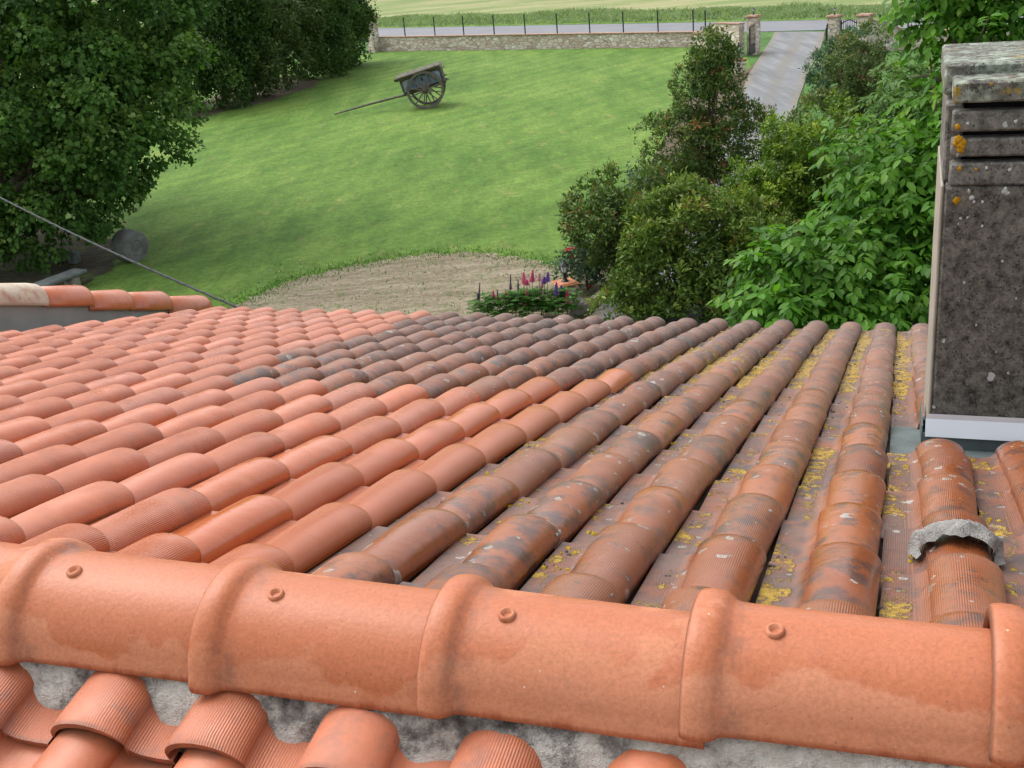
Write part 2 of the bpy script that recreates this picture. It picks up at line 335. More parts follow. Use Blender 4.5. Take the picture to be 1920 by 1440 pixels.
        dk, _ = spots(10, .38, .64, 2); col = m.mix(m.math('MULTIPLY', dk, m.math('MULTIPLY', m.smooth(age, .35, .7), .75)), col, (.055, .06, .05))
        yn = m.math('ADD', m.math('MULTIPLY', m.noise(11, 6, .72), 1.0), m.math('MULTIPLY', m.noise(1.9, 3, .5), .55))
        yn = m.math('ADD', yn, m.math('MULTIPLY', pan, .20)); yn = m.math('ADD', yn, m.attr('moss'))
        y = m.math('MULTIPLY', m.smooth(yn, 1.03, 1.09), m.smooth(m.noise(48, 4, .7), .38, .48)); ycol = m.ramp(m.noise(60, 4, .7), [(.3, (.20, .12, .012)), (.55, (.40, .25, .02)), (.75, (.48, .36, .06))])
        col = m.mix(m.math('MULTIPLY', y, .92), col, ycol)
        deb = m.math('MULTIPLY', m.math('MULTIPLY', pan, m.smooth(age, .3, .75)), m.smooth(m.noise(45, 5, .8), .52, .60)); dcol = m.ramp(m.noise(70, 3), [(.35, (.03, .026, .022)), (.5, (.20, .17, .14)), (.65, (.36, .33, .29))])
        col = m.mix(m.math('MULTIPLY', deb, .85), col, dcol)
        lich = m.math('MAXIMUM', m.math('MAXIMUM', g, y), deb); rough = m.math('MAXIMUM', rough, m.math('MULTIPLY', lich, .9))
    m.set('Base Color', col); m.set('Roughness', rough)
    n1 = m.bump(h, .34 if kind in ('new', 'near') else .24, .0014); n2 = m.bump(m.math('ADD', med, m.math('MULTIPLY', fine, .5)), .22, .006, n1)
    if kind != 'cap': n2 = m.bump(m.noise(3.2, 3, .5, m.mapping(o, (1, 2.2, 1))), .45, .012, n2)
    if lich is not None: n2 = m.bump(m.math('ADD', m.math('MULTIPLY', lich, m.math('ADD', fine, .5)), 0), .8, .006, n2)
    m.set('Normal', n2); return m.m
M_NEW, M_OLD, M_CAP, M_NEAR = clay('new'), clay('old'), clay('cap'), clay('near')
def old_cap():
    m = MT('pale_old_clay', .8, .3); n = m.noise(9, 6, .7); m.set('Base Color', m.ramp(n, [(.35, (.38, .24, .17)), (.5, (.5, .42, .33)), (.7, (.56, .52, .44))])); m.set('Normal', m.bump(n, .5, .01)); return m.m
M_OLDCAP = old_cap()
def mortar_mat():
    m = MT('lime_mortar', .95, .2); a = m.noise(22, 6, .75); b = m.noise(5, 4, .6)
    col = m.ramp(m.math('ADD', m.math('MULTIPLY', a, .62), m.math('MULTIPLY', b, .38)), [(.35, (.06, .057, .053)), (.435, (.21, .20, .185)), (.50, (.44, .425, .385)), (.64, (.66, .64, .58))])
    m.set('Base Color', col); m.set('Normal', m.bump(m.math('ADD', a, m.noise(70, 4, .8)), .9, .012)); return m.m
M_MORTAR = mortar_mat()
def concrete(name, dark, light, thr, spots=True, top=False):
    m = MT(name, .92, .2); o = m.tc(); r = m.noise(32, 5, .7); n = m.noise(120, 5, .8); b = m.noise(3.5, 4, .6)
    f = m.math('ADD', m.math('MULTIPLY', r, .75), m.math('ADD', m.math('MULTIPLY', n, .45), m.math('MULTIPLY', m.math('SUBTRACT', b, .5), .22)))
    col = m.ramp(f, [(thr-.14, dark), (thr, tuple(.5*(a+c) for a, c in zip(dark, light))), (thr+.14, light)])
    pit = m.math('MULTIPLY', m.smooth(m.voro(75), .30, .16), m.math('GREATER_THAN', m.noise(26, 3), .48)); col = m.mix(m.math('MULTIPLY', pit, .75), col, tuple(.5*q for q in dark))
    lt = m.math('MULTIPLY', m.smooth(m.voro(110), .22, .12), m.math('GREATER_THAN', m.noise(30, 2), .54)); col = m.mix(m.math('MULTIPLY', lt, .6), col, (.40, .38, .34))
    if top:
        col = m.mix(m.smooth(m.noise(15, 6, .8), .46, .54), col, m.ramp(m.noise(40, 3), [(.35, (.16, .19, .145)), (.65, (.36, .395, .33))]))
        col = m.mix(m.smooth(m.noise(9, 6, .75), .565, .62), col, (.32, .22, .025))
    if spots:
        n_ = m.voro(17, m.mix(.02, o, m.noise(25, 2, col=True)), out=None); cr = m.sep(n_.outputs['Color']); inside = m.math('LESS_THAN', n_.outputs['Distance'], m.math('MULTIPLY', cr[1], .26)); pick = m.math('MULTIPLY', inside, m.math('GREATER_THAN', cr[0], .72))
        col = m.mix(pick, col, (.46, .47, .45))
        n_ = m.voro(7.0, m.mix(.03, o, m.noise(20, 2, col=True)), out=None); cr = m.sep(n_.outputs['Color']); inside = m.math('LESS_THAN', n_.outputs['Distance'], m.math('MULTIPLY', cr[1], .22)); pick = m.math('MULTIPLY', inside, m.math('GREATER_THAN', cr[0], .74))
        col = m.mix(pick, col, (.42, .22, .015))
    m.set('Base Color', col); m.set('Normal', m.bump(m.math('ADD', n, r), .8, .008)); return m.m
M_CONC = concrete('weathered_concrete', (.030, .029, .026), (.205, .192, .165), .60)
M_CONCL = concrete('pale_concrete', (.07, .066, .06), (.26, .25, .22), .60)
M_CONCT = concrete('lichened_concrete', (.05, .047, .042), (.22, .21, .185), .60, True, True)
M_CREAM = simple('cream_concrete', (.25, .225, .18), .9, .25, 12, .4, .005)
def foil_mat():
    m = MT('aluminium_strip', .33, .5); m.set('Metallic', 1.0); m.set('Base Color', (.62, .64, .66)); m.set('Normal', m.bump(m.noise(12, 3, .5, m.mapping(m.tc(), (1, 1, .3))), .3, .006)); return m.m
M_FOIL = foil_mat()

# ================================================================== SETTING
def sheet(name, pts, z, mat, kind='structure', sub=0):
    b = MB(); V = [(p[0], p[1], z) for p in pts]; b.add(V, [tuple(range(len(V)))]); o = b.build(name, mat)
    if o.data.polygons[0].normal.z < 0: o.data.flip_normals()
    return tag(o, kind=kind)
def lerp(a, b, t): return a + (b-a)*t
tag(sheet('ground', [(-1500, -300), (1500, -300), (1500, 2500), (-1500, 2500)], -.02, M_GROUND), 'grassy ground reaching out past the garden to the horizon')
# road: far and near edge lines
fa, fb = gp(710, 53), gp(1420, 40); na, nb = gp(710, 77), gp(1480, 58)
ext = lambda a, b, t: a + (b-a)*t
sheet('road', [ext(na, nb, -6), ext(na, nb, 6), ext(fa, fb, 6), ext(fa, fb, -6)], .004, M_ROAD)['label'] = 'grey asphalt road passing outside the stone boundary wall'
rd = (fb-fa)/np.linalg.norm(fb-fa); rn = np.array([-rd[1], rd[0], 0]); rn = rn if rn[1] > 0 else -rn
vs = fa + rn*.05
sheet('verge', [vs-rd*220, vs+rd*220, vs+rd*220+rn*9, vs-rd*220+rn*9], .012, M_LAWN)['label'] = 'grassy bank along the far side of the road'
sheet('field', [vs-rd*700+rn*8, vs+rd*700+rn*8, vs+rd*900+rn*1400, vs-rd*900+rn*1400], .03, M_FIELD)['label'] = 'pale yellow green crop field beyond the road'
# lawn in front of the wall
lawn_px = [(-900, 300), (380, 150), (705, 97), (1305, 88), (1345, 101), (1400, 106)]
lw = [gp(*p) for p in lawn_px]
lw += [gp(1410, 130), gp(1285, 190), gp(1228, 290), gp(1190, 370), gp(1120, 455), gp(1060, 520), gp(1040, 620), np.array([1, 5, 0]), np.array([-40, 5, 0])]
sheet('lawn', lw, .0, M_LAWN)['label'] = 'mown green lawn sloping away below the roof'
def ragged(px, n=10, amp=.12, seed=1):
    r = np.random.default_rng(seed); P = [gp(*p)[:2] for p in px]; out = []; ph = r.uniform(0, 6, 3)
    for a, b in zip(P, P[1:]+P[:1]):
        d = np.array(b)-np.array(a); L = np.linalg.norm(d)+1e-9; nrm = np.array([-d[1], d[0]])/L
        for t in np.arange(n)/n:
            k = len(out); w = math.sin(t*math.pi)
            out.append(np.array(a)*(1-t)+np.array(b)*t + nrm*(amp*w*(math.sin(k*.9+ph[0])+.7*math.sin(k*2.3+ph[1])) + r.uniform(-.012, .012)))
    return out
sheet('flower_bed', ragged([(1405, 128), (1440, 100), (1420, 200), (1480, 560), (1440, 720), (1000, 720), (1035, 600), (1048, 540), (1062, 510), (1122, 452), (1192, 368), (1230, 288), (1286, 188)], 6, .06, 3), .006, M_BED)['label'] = 'brown soil bed between the lawn and the drive'
soilp = ragged([(360, 620), (450, 570), (500, 545), (560, 522), (640, 503), (720, 488), (800, 476), (900, 474), (980, 484), (1045, 500), (1072, 520), (1085, 580), (1060, 660), (700, 760), (400, 700)], 12, .09, 5)
sheet('bare_soil', soilp, .010, M_SOIL)['label'] = 'dry bare earth patch at the foot of the lawn'
sheet('bare_soil', ragged([(-300, 430), (60, 425), (190, 440), (225, 462), (215, 500), (170, 528), (60, 575), (-300, 640)], 8, .12, 8), .008, soil_mat('shade_darkened_soil', (.035, .028, .02), (.07, .058, .04), (.11, .095, .065), .8))['label'] = 'brown earth under the huge broadleaf tree, darkened for its shade'  # patchy brown earth, its colour darkened to stand in for the tree's shade
sheet('hedge_bed', ragged([(380, 222), (420, 208), (480, 196), (530, 182), (592, 160), (600, 150), (560, 140), (480, 150), (330, 210)], 6, .15, 6), .012, M_MULCH)['label'] = 'brown mulch strip under the hedge trees'
def drive():
    Lp = [(1453, 60), (1446, 74), (1430, 98), (1404, 140), (1384, 190), (1366, 240), (1338, 330), (1290, 420), (1200, 490), (1140, 540), (1105, 600), (1090, 720)]
    Rp = [(1546, 60), (1544, 76), (1536, 97), (1516, 135), (1496, 190), (1482, 250), (1464, 340), (1450, 430), (1440, 500), (1430, 560), (1425, 620), (1420, 720)]
    P = []; U = []
    for (l, r) in zip(Lp, Rp):
        a, b = gp(*l), gp(*r)
        for k in range(6): P.append(lerp(a, b, k/5) + np.array([0, 0, .016])); U.append((k/5, l[1]/100))
    n = len(Lp); mb = MB(); mb.add(P, [(i*6+k, i*6+k+1, i*6+k+7, i*6+k+6)[::-1] for i in range(n-1) for k in range(5)]); mb.a['UV'] = (np.array(U), 'POINT')
    o = mb.build('driveway', M_DRIVE)
    if o.data.polygons[0].normal.z < 0: o.data.flip_normals()
    return tag(o, 'grey gravel driveway leading in through the gate', kind='structure')
drive()
def blades(name, P, h, w, mat, lean=.35, label=None):
    n = len(P); a = rng.uniform(0, 2*math.pi, n); hh = h*rng.uniform(.5, 1.15, n); d = np.stack([np.cos(a), np.sin(a), np.zeros(n)], 1)
    b = rng.uniform(0, 2*math.pi, n); ln = np.stack([np.cos(b), np.sin(b), np.zeros(n)], 1)*(hh*lean*rng.uniform(.2, 1, n))[:, None]
    up = np.stack([np.zeros(n), np.zeros(n), hh], 1); V = np.stack([P-d*w/2, P+d*w/2, P+ln*.4+up*.6+d*w*.35, P+ln+up], 1).reshape(-1, 3)
    F = (np.arange(n)*4)[:, None] + np.array([0, 1, 2, 3])[None]
    o = fast_mesh(name, V, F, mat, attrs={'rnd': np.repeat(rng.uniform(0, 1, n), 4)}); return tag(o, label, 'grass', kind='stuff')

def leaf_mat(name, stops, trans=.35, rough=.5, spec=.22):
    m = MT(name, rough, spec); r = m.attr('rnd'); col = m.ramp(r, stops); col = m.mix(1, col, m.ramp(m.noise(1.3, 3), [(.3, .8), (.7, 1.2)]), 'MULTIPLY')
    m.set('Base Color', col); t = m.N.new('ShaderNodeBsdfTranslucent'); m.put(t.inputs[0], m.mix(1, col, (1.25, 1.3, .6), 'MULTIPLY'))
    x = m.N.new('ShaderNodeMixShader'); x.inputs[0].default_value = trans; m.L.new(m.b.outputs[0], x.inputs[1]); m.L.new(t.outputs[0], x.inputs[2]); m.L.new(x.outputs[0], m.N['Material Output'].inputs[0]); return m.m
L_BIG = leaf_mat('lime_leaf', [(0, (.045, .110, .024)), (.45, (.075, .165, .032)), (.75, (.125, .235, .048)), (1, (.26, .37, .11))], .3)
L_HEDGE = leaf_mat('hedge_leaf', [(0, (.034, .080, .018)), (.6, (.058, .125, .026)), (1, (.11, .19, .042))], .3)
L_HEDGE2 = leaf_mat('olive_leaf', [(0, (.045, .080, .022)), (.6, (.078, .130, .036)), (1, (.13, .195, .06))], .3)
L_PHOT = leaf_mat('red_tipped_leaf', [(0, (.040, .085, .018)), (.5, (.075, .135, .026)), (.86, (.130, .185, .036)), (.93, (.18, .12, .04)), (1, (.28, .085, .035))], .25)
L_DKSH = leaf_mat('glossy_shrub_leaf', [(0, (.048, .095, .016)), (.5, (.085, .150, .022)), (.82, (.15, .22, .03)), (.93, (.24, .32, .05)), (1, (.20, .14, .04))], .25)
L_YEL = leaf_mat('yellow_green_leaf', [(0, (.055, .120, .014)), (.5, (.105, .190, .020)), (.85, (.18, .275, .032)), (1, (.28, .37, .06))], .3)
L_WALF = leaf_mat('far_walnut_leaf', [(0, (.045, .115, .018)), (.5, (.080, .165, .026)), (.85, (.12, .21, .04)), (1, (.17, .26, .06))], .35)
L_WAL = leaf_mat('walnut_leaf', [(0, (.036, .115, .008)), (.5, (.070, .190, .014)), (.85, (.115, .255, .024)), (1, (.18, .32, .045))], .4)
L_OLIVE = leaf_mat('olive_brown_leaf', [(0, (.055, .095, .028)), (.5, (.100, .150, .045)), (.82, (.155, .20, .065)), (.93, (.20, .15, .07)), (1, (.24, .13, .07))], .25)
L_BLUE = leaf_mat('blue_green_leaf', [(0, (.05, .10, .055)), (.6, (.085, .155, .085)), (1, (.13, .21, .12))], .25)
L_ROSE = leaf_mat('rose_leaf', [(0, (.035, .075, .045)), (.6, (.06, .11, .065)), (1, (.10, .16, .09))], .25)
L_LUP = leaf_mat('lupin_leaf', [(0, (.04, .12, .022)), (.6, (.07, .19, .03)), (1, (.13, .28, .05))], .35)
G_VERGE = leaf_mat('verge_grass', [(0, (.15, .235, .10)), (.5, (.20, .29, .15)), (.85, (.26, .33, .20)), (1, (.34, .36, .23))], .35, .6, .2)
G_LAWN = leaf_mat('lawn_blade', [(0, (.055, .14, .024)), (.6, (.08, .19, .036)), (1, (.14, .23, .06))], .3, .6, .2)

n = 30000; u_ = rng.uniform(-24, 42, n)
w_ = np.abs(rng.normal(0, 1, n)); w_ = .5 + 7*rng.beta(1.6, 1.7, n)
clump = (.55+.45*np.sin(u_*.55+1.3*np.sin(u_*.21)) * np.cos(w_*.7+u_*.13))
P = vs + rd*u_[:, None] + rn*w_[:, None]; P[:, 2] = .01
hs_ = .12 + .40*np.clip(clump, 0, 1)*np.clip(w_/2.5, .25, 1)
nn = len(P)
def verge():
    a = rng.uniform(0, 2*math.pi, nn); d = np.stack([np.cos(a), np.sin(a), np.zeros(nn)], 1); b = rng.uniform(0, 2*math.pi, nn)
    ln = np.stack([np.cos(b), np.sin(b), np.zeros(nn)], 1)*(hs_*.9*rng.uniform(.2, 1, nn))[:, None]; up = np.stack([np.zeros(nn)]*2+[hs_*rng.uniform(.6, 1.1, nn)], 1); w = .10
    V = np.stack([P-d*w/2, P+d*w/2, P+ln*.4+up*.6+d*w*.4, P+ln+up], 1).reshape(-1, 3); F = (np.arange(nn)*4)[:, None]+np.arange(4)[None]
    tag(fast_mesh('verge_grass', V, F, G_VERGE, attrs={'rnd': np.repeat(rng.uniform(0, 1, nn), 4)}), 'tall unmown grass on the bank beyond the road', 'grass', kind='stuff')
verge()
# short grass fringe round the bare earth and tufts in it
def fringe():
    sp = np.array(soilp); ps = []
    for i in range(len(sp)):
        a, b = sp[i], sp[(i+1) % len(sp)]
        for k in range(26): t = rng.uniform(); q = a*(1-t)+b*t + rng.normal(0, .26, 2); ps.append((q[0], q[1], .005))
    for k in range(160):
        c = gp(rng.uniform(520, 1040), rng.uniform(495, 600))
        for j in range(3): q = c + np.append(rng.normal(0, .05, 2), 0); ps.append((q[0], q[1], .01))
    blades('grass_tufts', np.array(ps), .045, .022, G_LAWN, .6, 'ragged short grass fringing the bare earth patch')
fringe()
def pebbles():
    V = []; F = []; base = np.array([[1, 0, 0], [-1, 0, 0], [0, 1, 0], [0, -1, 0], [0, 0, 1], [0, 0, -1.]]); fc = np.array([[0, 2, 4], [2, 1, 4], [1, 3, 4], [3, 0, 4], [2, 0, 5], [1, 2, 5], [3, 1, 5], [0, 3, 5]])
    k = 0
    for i in range(260):
        p = gp(rng.uniform(470, 1075), rng.uniform(486, 600)); s = rng.uniform(.006, .018)
        V.append(base*s*rng.uniform(.6, 1.3, 3) + p + np.array([0, 0, .012])); F.append(fc+6*k); k += 1
    tag(fast_mesh('pebbles', np.concatenate(V), np.concatenate(F), simple('pale_pebble', (.5, .46, .4), .8, .3, 3)), 'small pale stones scattered over the bare earth', 'pebbles', kind='stuff')
pebbles()

# ================================================================== HOUSE
PT, LT = .21, .35614
U_ = np.array([-.93933561, .34299942, 0]); V_ = np.array([.33154676, .90797142, -.25625113]); N_ = np.array([.08789399, .24070582, .96661024])
O_ = np.array([.68367743, 1.50893385, -1.05201186+CAM_H])
XR = -U_                                            # to the right along the ridge
A3 = np.stack([XR, V_, N_], 1)
def RP(x, y, z): return O_ + x*XR + y*V_ + z*N_      # roof coordinates
HH = np.array([V_[0], V_[1], 0]); HH = HH/np.linalg.norm(HH)   # horizontal direction away from the ridge
KT = O_ + V_*(-.40228) + N_*.05 + HH*.0106 + np.array([0, 0, -.004])                     # line of the ridge tops
AL = math.asin(-V_[2])
house = empty('house', RP(-2.0, 2.8, 0)*np.array([1, 1, 0])); tag(house, 'house under a clay tiled roof with grey concrete chimney', 'house')
NE = 16.13; C0, C1 = -3, 24
# --- tiles: one tile is a flat pan with its roll on the right, free edge lying over the next pan
HR = .056
def tile_profile():
    pts = [(-.142, -HR, 1), (-.118, -HR-.001, 1), (-.094, -HR, 1)]
    for t in np.linspace(0, 1, 5)[1:]: pts.append((-.094+.030*t, -HR+.016*t*t, .6*(1-t)))
    for th in np.linspace(205, -10, 17)*math.pi/180:
        x, z = .068*math.cos(th), -HR+.011+.046*max(math.sin(th), -.15)
        if x < -.0625 and z < -.034: continue
        pts.append((x, z, 0))
    return np.array(pts)
PROF = tile_profile(); NP_ = len(PROF)
cum = np.concatenate([[0], np.cumsum(np.hypot(*np.diff(PROF[:, :2], axis=0).T))])
TS = np.array([-.05, .0, .10, .25, .45, .65, .80, .90, .96, .988, 1.0])     # along the tile, in tile lengths
def tile_field(name, cells, mat, parent, M3=None, org=None, label=None, ts=TS, agef=None, mossf=None):
    M3 = A3 if M3 is None else M3; org = O_ if org is None else org
    Vs, Fs, UV, RN, AG, GR, PA, MO = [], [], [], [], [], [], [], []; base = 0; m = len(ts)
    for (c, r) in cells:
        x0 = -c*PT + rng.normal(0, .003); rot = rng.normal(0, .010); up = .021 + rng.normal(0, .002); hj = 1 + rng.normal(0, .025); dy = rng.normal(0, .007)
        G = np.zeros((m+1, NP_, 3))
        for i, t in enumerate(ts):
            sc = .865 + .135*min(max(t, 0), 1); bulge = .004*math.sin(math.pi*min(max(t, 0), 1)); dome = -.006*max(0, (t-.93)/.07)**2
            x = PROF[:, 0].copy(); z = PROF[:, 1].copy(); roll = np.clip((z+HR)/.056, 0, 1)
            x = np.where(PROF[:, 2] > .55, x, x*sc); z = -HR + (z+HR)*sc*hj
            z = z + up*(t-1) + (bulge+dome)*roll
            G[i, :, 0] = x0 + x + rot*(t-.5)*LT; G[i, :, 1] = (r-1+t)*LT + dy; G[i, :, 2] = z
        G[m] = G[m-1]; G[m, :, 2] -= .013; G[m, :, 1] -= .002
        W_ = G.reshape(-1, 3) @ M3.T + org; Vs.append(W_)
        # right free edge thickness
        E_ = G[:m, -1, :].copy(); E_[:, 2] -= .010; E_[:, 0] -= .003; Vs.append(E_ @ M3.T + org)
        nb_ = (m+1)*NP_
        for i in range(m):
            for j in range(NP_-1): a = base+i*NP_+j; Fs.append((a, a+1, a+NP_+1, a+NP_))
        for i in range(m-1): a = base+i*NP_+NP_-1; b = base+nb_+i; Fs.append((a, b, b+1, a+NP_))
        tt = np.append(ts, 1.0); uvg = np.stack(np.meshgrid(tt*LT, cum), -1)   # (NP, m+1, 2)
        uvg = np.transpose(uvg, (1, 0, 2))[..., ::-1]; UV.append(uvg.reshape(-1, 2)); UV.append(np.stack([np.full(m, cum[-1]+.004), ts*LT], 1))
        k = nb_ + m; RN.append(np.full(k, rng.uniform())); g = rng.uniform(); GR.append(np.full(k, g)); AG.append(np.full(k, agef(c, r) if agef else 0)); MO.append(np.full(k, mossf(c, r) if mossf else 0))
        pa = np.tile(PROF[:, 2], m+1); PA.append(np.append(pa, np.zeros(m)))
        base += k
    V = np.concatenate(Vs); F = np.array(Fs)
    o = fast_mesh(name, V, F, mat, parent, {'rnd': np.concatenate(RN), 'age': np.concatenate(AG), 'groove': np.concatenate(GR), 'pan': np.concatenate(PA), 'moss': np.concatenate(MO)}, True)
    me = o.data; uv = me.uv_layers.new(name='UVMap'); li = np.zeros(len(me.loops), np.int32); me.loops.foreach_get('vertex_index', li)
    uv.data.foreach_set('uv', np.concatenate(UV)[li].astype(np.float32).ravel()); me.set_sharp_from_angle(angle=rad(50))
    # keep the texture frame along the roof: object axes stay world axes
    if label: o['label'] = label
    return o
def is_new(c, r):
    if c >= 16: return True
    if c == 15: return r <= 13
    if c == 14: return r <= 8
    if c <= 5: return False
    return r <= {6: 8, 7: 7, 8: 6, 9: 6, 10: 6, 11: 6, 12: 6, 13: 6}[c]
NR = 16
cells = [(c, r) for r in range(NR, -1, -1) for c in range(C0, C1+1)]
cut = lambda c, r: c <= 0 and 4 < r < 7     # room for the chimney and its lead tray
newc = [q for q in cells if is_new(*q)]; oldc = [q for q in cells if not is_new(*q) and not cut(*q)]
oldc += [(c, 4.45) for c in range(C0, 1)]
age = lambda c, r: float(np.clip((r-6)/7.5 + (.10 if c > 5 else 0) + (.18 if c == 5 else .08 if c == 4 else 0) + rng.normal(0, .10), 0, 1))
moss = lambda c, r: .0 + (.12 if (r > 8 and c <= 5) else 0) + (.035 if c <= 1 else 0) + (-.04 if c > 5 else 0)
roof = MB(); 
roof.add([RP(x, y, z) for z in (-.20, -.094) for (x, y) in ((-C1*PT-.12, -.36), (3*PT+.1, -.36), (3*PT+.1, NE*LT-.06), (-C1*PT-.12, NE*LT-.06))], [(3, 2, 1, 0), (4, 5, 6, 7), (0, 1, 5, 4), (1, 2, 6, 5), (2, 3, 7, 6), (3, 0, 4, 7)])
roof_o = roof.build('roof', simple('roof_boards', (.10, .065, .05), .9, .3, 5), house)
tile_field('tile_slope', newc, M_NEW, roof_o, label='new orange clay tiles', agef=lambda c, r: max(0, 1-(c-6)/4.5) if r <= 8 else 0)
tile_field('tile_slope', oldc, M_OLD, roof_o, label='weathered brown clay tiles with lichen', agef=age, mossf=moss)
def surf(c, r, t, ang=None, px=None):
    x0 = -c*PT; sc = .865+.135*t; lift = .021*(t-1)
    if ang is None: return RP(x0+px, (r-1+t)*LT, -HR+lift), N_
    return RP(x0+.068*math.cos(ang)*sc, (r-1+t)*LT, -HR+.011*sc+.046*math.sin(ang)*sc+lift+.004*math.sin(math.pi*t)-.006*max(0, (t-.93)/.07)**2-.001), XR*math.cos(ang)*.75+N_*max(math.sin(ang), .1)
def crusts(name, mat, spots, label, parent=None):
    Vv, Ff, b_ = [], [], 0; q = np.random.default_rng(900+len(spots))
    for (P, Nn, R) in spots:
        Nn = Nn/np.linalg.norm(Nn); a = np.cross(Nn, XR+V_*.3); a /= np.linalg.norm(a); b2 = np.cross(Nn, a); k = 11; th = np.arange(k)*2*math.pi/k; rr = R*q.uniform(.55, 1.15, k)
        ring = P + (np.cos(th)*rr)[:, None]*a + (np.sin(th)*rr)[:, None]*b2*.8; top = P + (np.cos(th)*rr*.72)[:, None]*a + (np.sin(th)*rr*.72)[:, None]*b2*.8 + Nn*q.uniform(.12, .26, k)[:, None]*min(R, .016)
        Vv += [ring - Nn*.003, top, (P + Nn*R*.10)[None]]
        for i in range(k): j = (i+1) % k; Ff += [(b_+i, b_+j, b_+k+j), (b_+i, b_+k+j, b_+k+i), (b_+k+i, b_+k+j, b_+2*k)]
        b_ += 2*k+1
    o = fast_mesh(name, np.concatenate(Vv), np.array(Ff), mat, parent or roof_o); o['kind'] = 'stuff'; o['label'] = label; return o
def growth():
    q = np.random.default_rng(404); Y, G, D = [], [], []; oc = [k for k in oldc if k[0] >= -1]
    for i in range(1500):
        c, r = oc[q.integers(len(oc))]; t = q.uniform(.05, .98); far = r > 7 and c <= 5; 
        if q.uniform() < (.75 if far else .22):
            P, n_ = surf(c, r, t, px=q.uniform(-.135, -.075)); cl = int(q.integers(1, 5))
            for k in range(cl): Y.append((P + XR*q.normal(0, .012) + V_*q.normal(0, .014), n_, q.uniform(.003, .010)))
        if q.uniform() < .09: P, n_ = surf(c, r, t, ang=q.uniform(.2, 2.9)); G.append((P, n_, q.uniform(.003, .009)))
        if q.uniform() < .06: P, n_ = surf(c, r, q.uniform(.93, 1.0), ang=q.uniform(.15, .9)); G += [(P + V_*q.normal(0, .006), n_, q.uniform(.003, .008)) for k in range(2)]
        if q.uniform() < (.85 if r > 6 else .12):
            P, n_ = surf(c, r, t, px=-.140 + abs(q.normal(0, .016)))
            for k in range(2): D.append((P + XR*q.normal(0, .008) + V_*q.normal(0, .02), n_ + q.normal(0, .35, 3), q.uniform(.003, .008)))
    ym = MT('yellow_lichen', .95, .1); n = ym.noise(120, 4, .75); ym.set('Base Color', ym.ramp(n, [(.32, (.16, .10, .012)), (.5, (.36, .235, .02)), (.68, (.46, .35, .06))])); ym.set('Normal', ym.bump(n, .9, .004))
    gm = MT('grey_lichen', .95, .1); n = gm.noise(130, 4, .75); gm.set('Base Color', gm.ramp(n, [(.34, (.15, .155, .14)), (.5, (.30, .31, .28)), (.66, (.45, .46, .42))])); gm.set('Normal', gm.bump(n, .9, .004))
    crusts('lichen', ym.m, Y, 'crusty yellow lichen in the tile channels'); crusts('lichen', gm.m, G, 'small grey lichen patches on the old tiles')
    crusts('litter', simple('leaf_litter', (.085, .07, .055), .95, .7, 60, .8, .004), D, 'dark dry leaf litter caught in the tile channels')
growth()
# --- near slope (falls towards the viewer), tiles turned round
V2 = -HH*math.cos(AL) + np.array([0, 0, -math.sin(AL)]); N2 = np.array([0, 0, math.cos(AL)]) - HH*math.sin(AL); A2 = np.stack([U_, V2, N2], 1)
APX = KT + np.array([0, 0, -.074]); O2 = APX - U_*.012
NEAR0 = .212                                    # where the first row ends, below the ridge line
cells2 = [(c, r) for r in (2, 1) for c in range(-25, 11)]
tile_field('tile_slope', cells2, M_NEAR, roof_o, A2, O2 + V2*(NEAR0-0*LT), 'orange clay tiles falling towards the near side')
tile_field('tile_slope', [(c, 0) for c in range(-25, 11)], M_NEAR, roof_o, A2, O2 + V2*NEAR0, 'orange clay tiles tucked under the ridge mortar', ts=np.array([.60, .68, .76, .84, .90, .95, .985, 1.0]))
b = MB(); b.add([O2 + U_*x + V2*y + N2*z for z in (-.20, -.10) for (x, y) in ((-2.2, .07), (5.25, .07), (5.25, 1.1), (-2.2, 1.1))], [(3, 2, 1, 0), (4, 5, 6, 7), (0, 1, 5, 4), (1, 2, 6, 5), (2, 3, 7, 6), (3, 0, 4, 7)]); b.build('roof_underlay', bpy.data.materials['roof_boards'], roof_o)
# --- mortar bed under the ridge, both sides
slim = lambda X: 1-.085*np.clip((X+1.0)/1.1, 0, 1.3)
rise = lambda X: .058*np.maximum(0, X+.74) + .1115*(1-slim(X))
def mortar():
    sm = lambda a: np.convolve(a, np.ones(5)/5, 'same')*2.0
    nx = 900; xs = np.linspace(-5.4, 2.2, nx); prof = [(-.155, -.150), (-.140, -.095), (-.126, -.060), (-.114, -.030), (-.104, -.010), (-.094, .000), (-.080, .004), (0, .010), (.080, .004), (.094, 0), (.104, -.010), (.114, -.030), (.126, -.060), (.140, -.095), (.155, -.150)]
    ax = np.array([KT[0], KT[1], KT[2]-.100]); P = np.zeros((len(prof), nx, 3))
    for j, (h, z) in enumerate(prof):
        w = .004*np.sin(xs*23+h*40) + .003*np.sin(xs*61-h*70) + sm(rng.normal(0, .0022, nx)); k = 1 if abs(h) > .095 else .25
        P[j] = ax[None] + XR[None]*xs[:, None] + HH[None]*(h*slim(xs) + np.sign(h)*w*k)[:, None]; P[j, :, 2] += z + rise(xs) + k*(sm(rng.normal(0, .0020, nx)) + .003*np.sin(xs*41+h*30))
    b = MB(); b.grid(P); b.build('mortar_bed', M_MORTAR, house, smooth=True)
mortar()
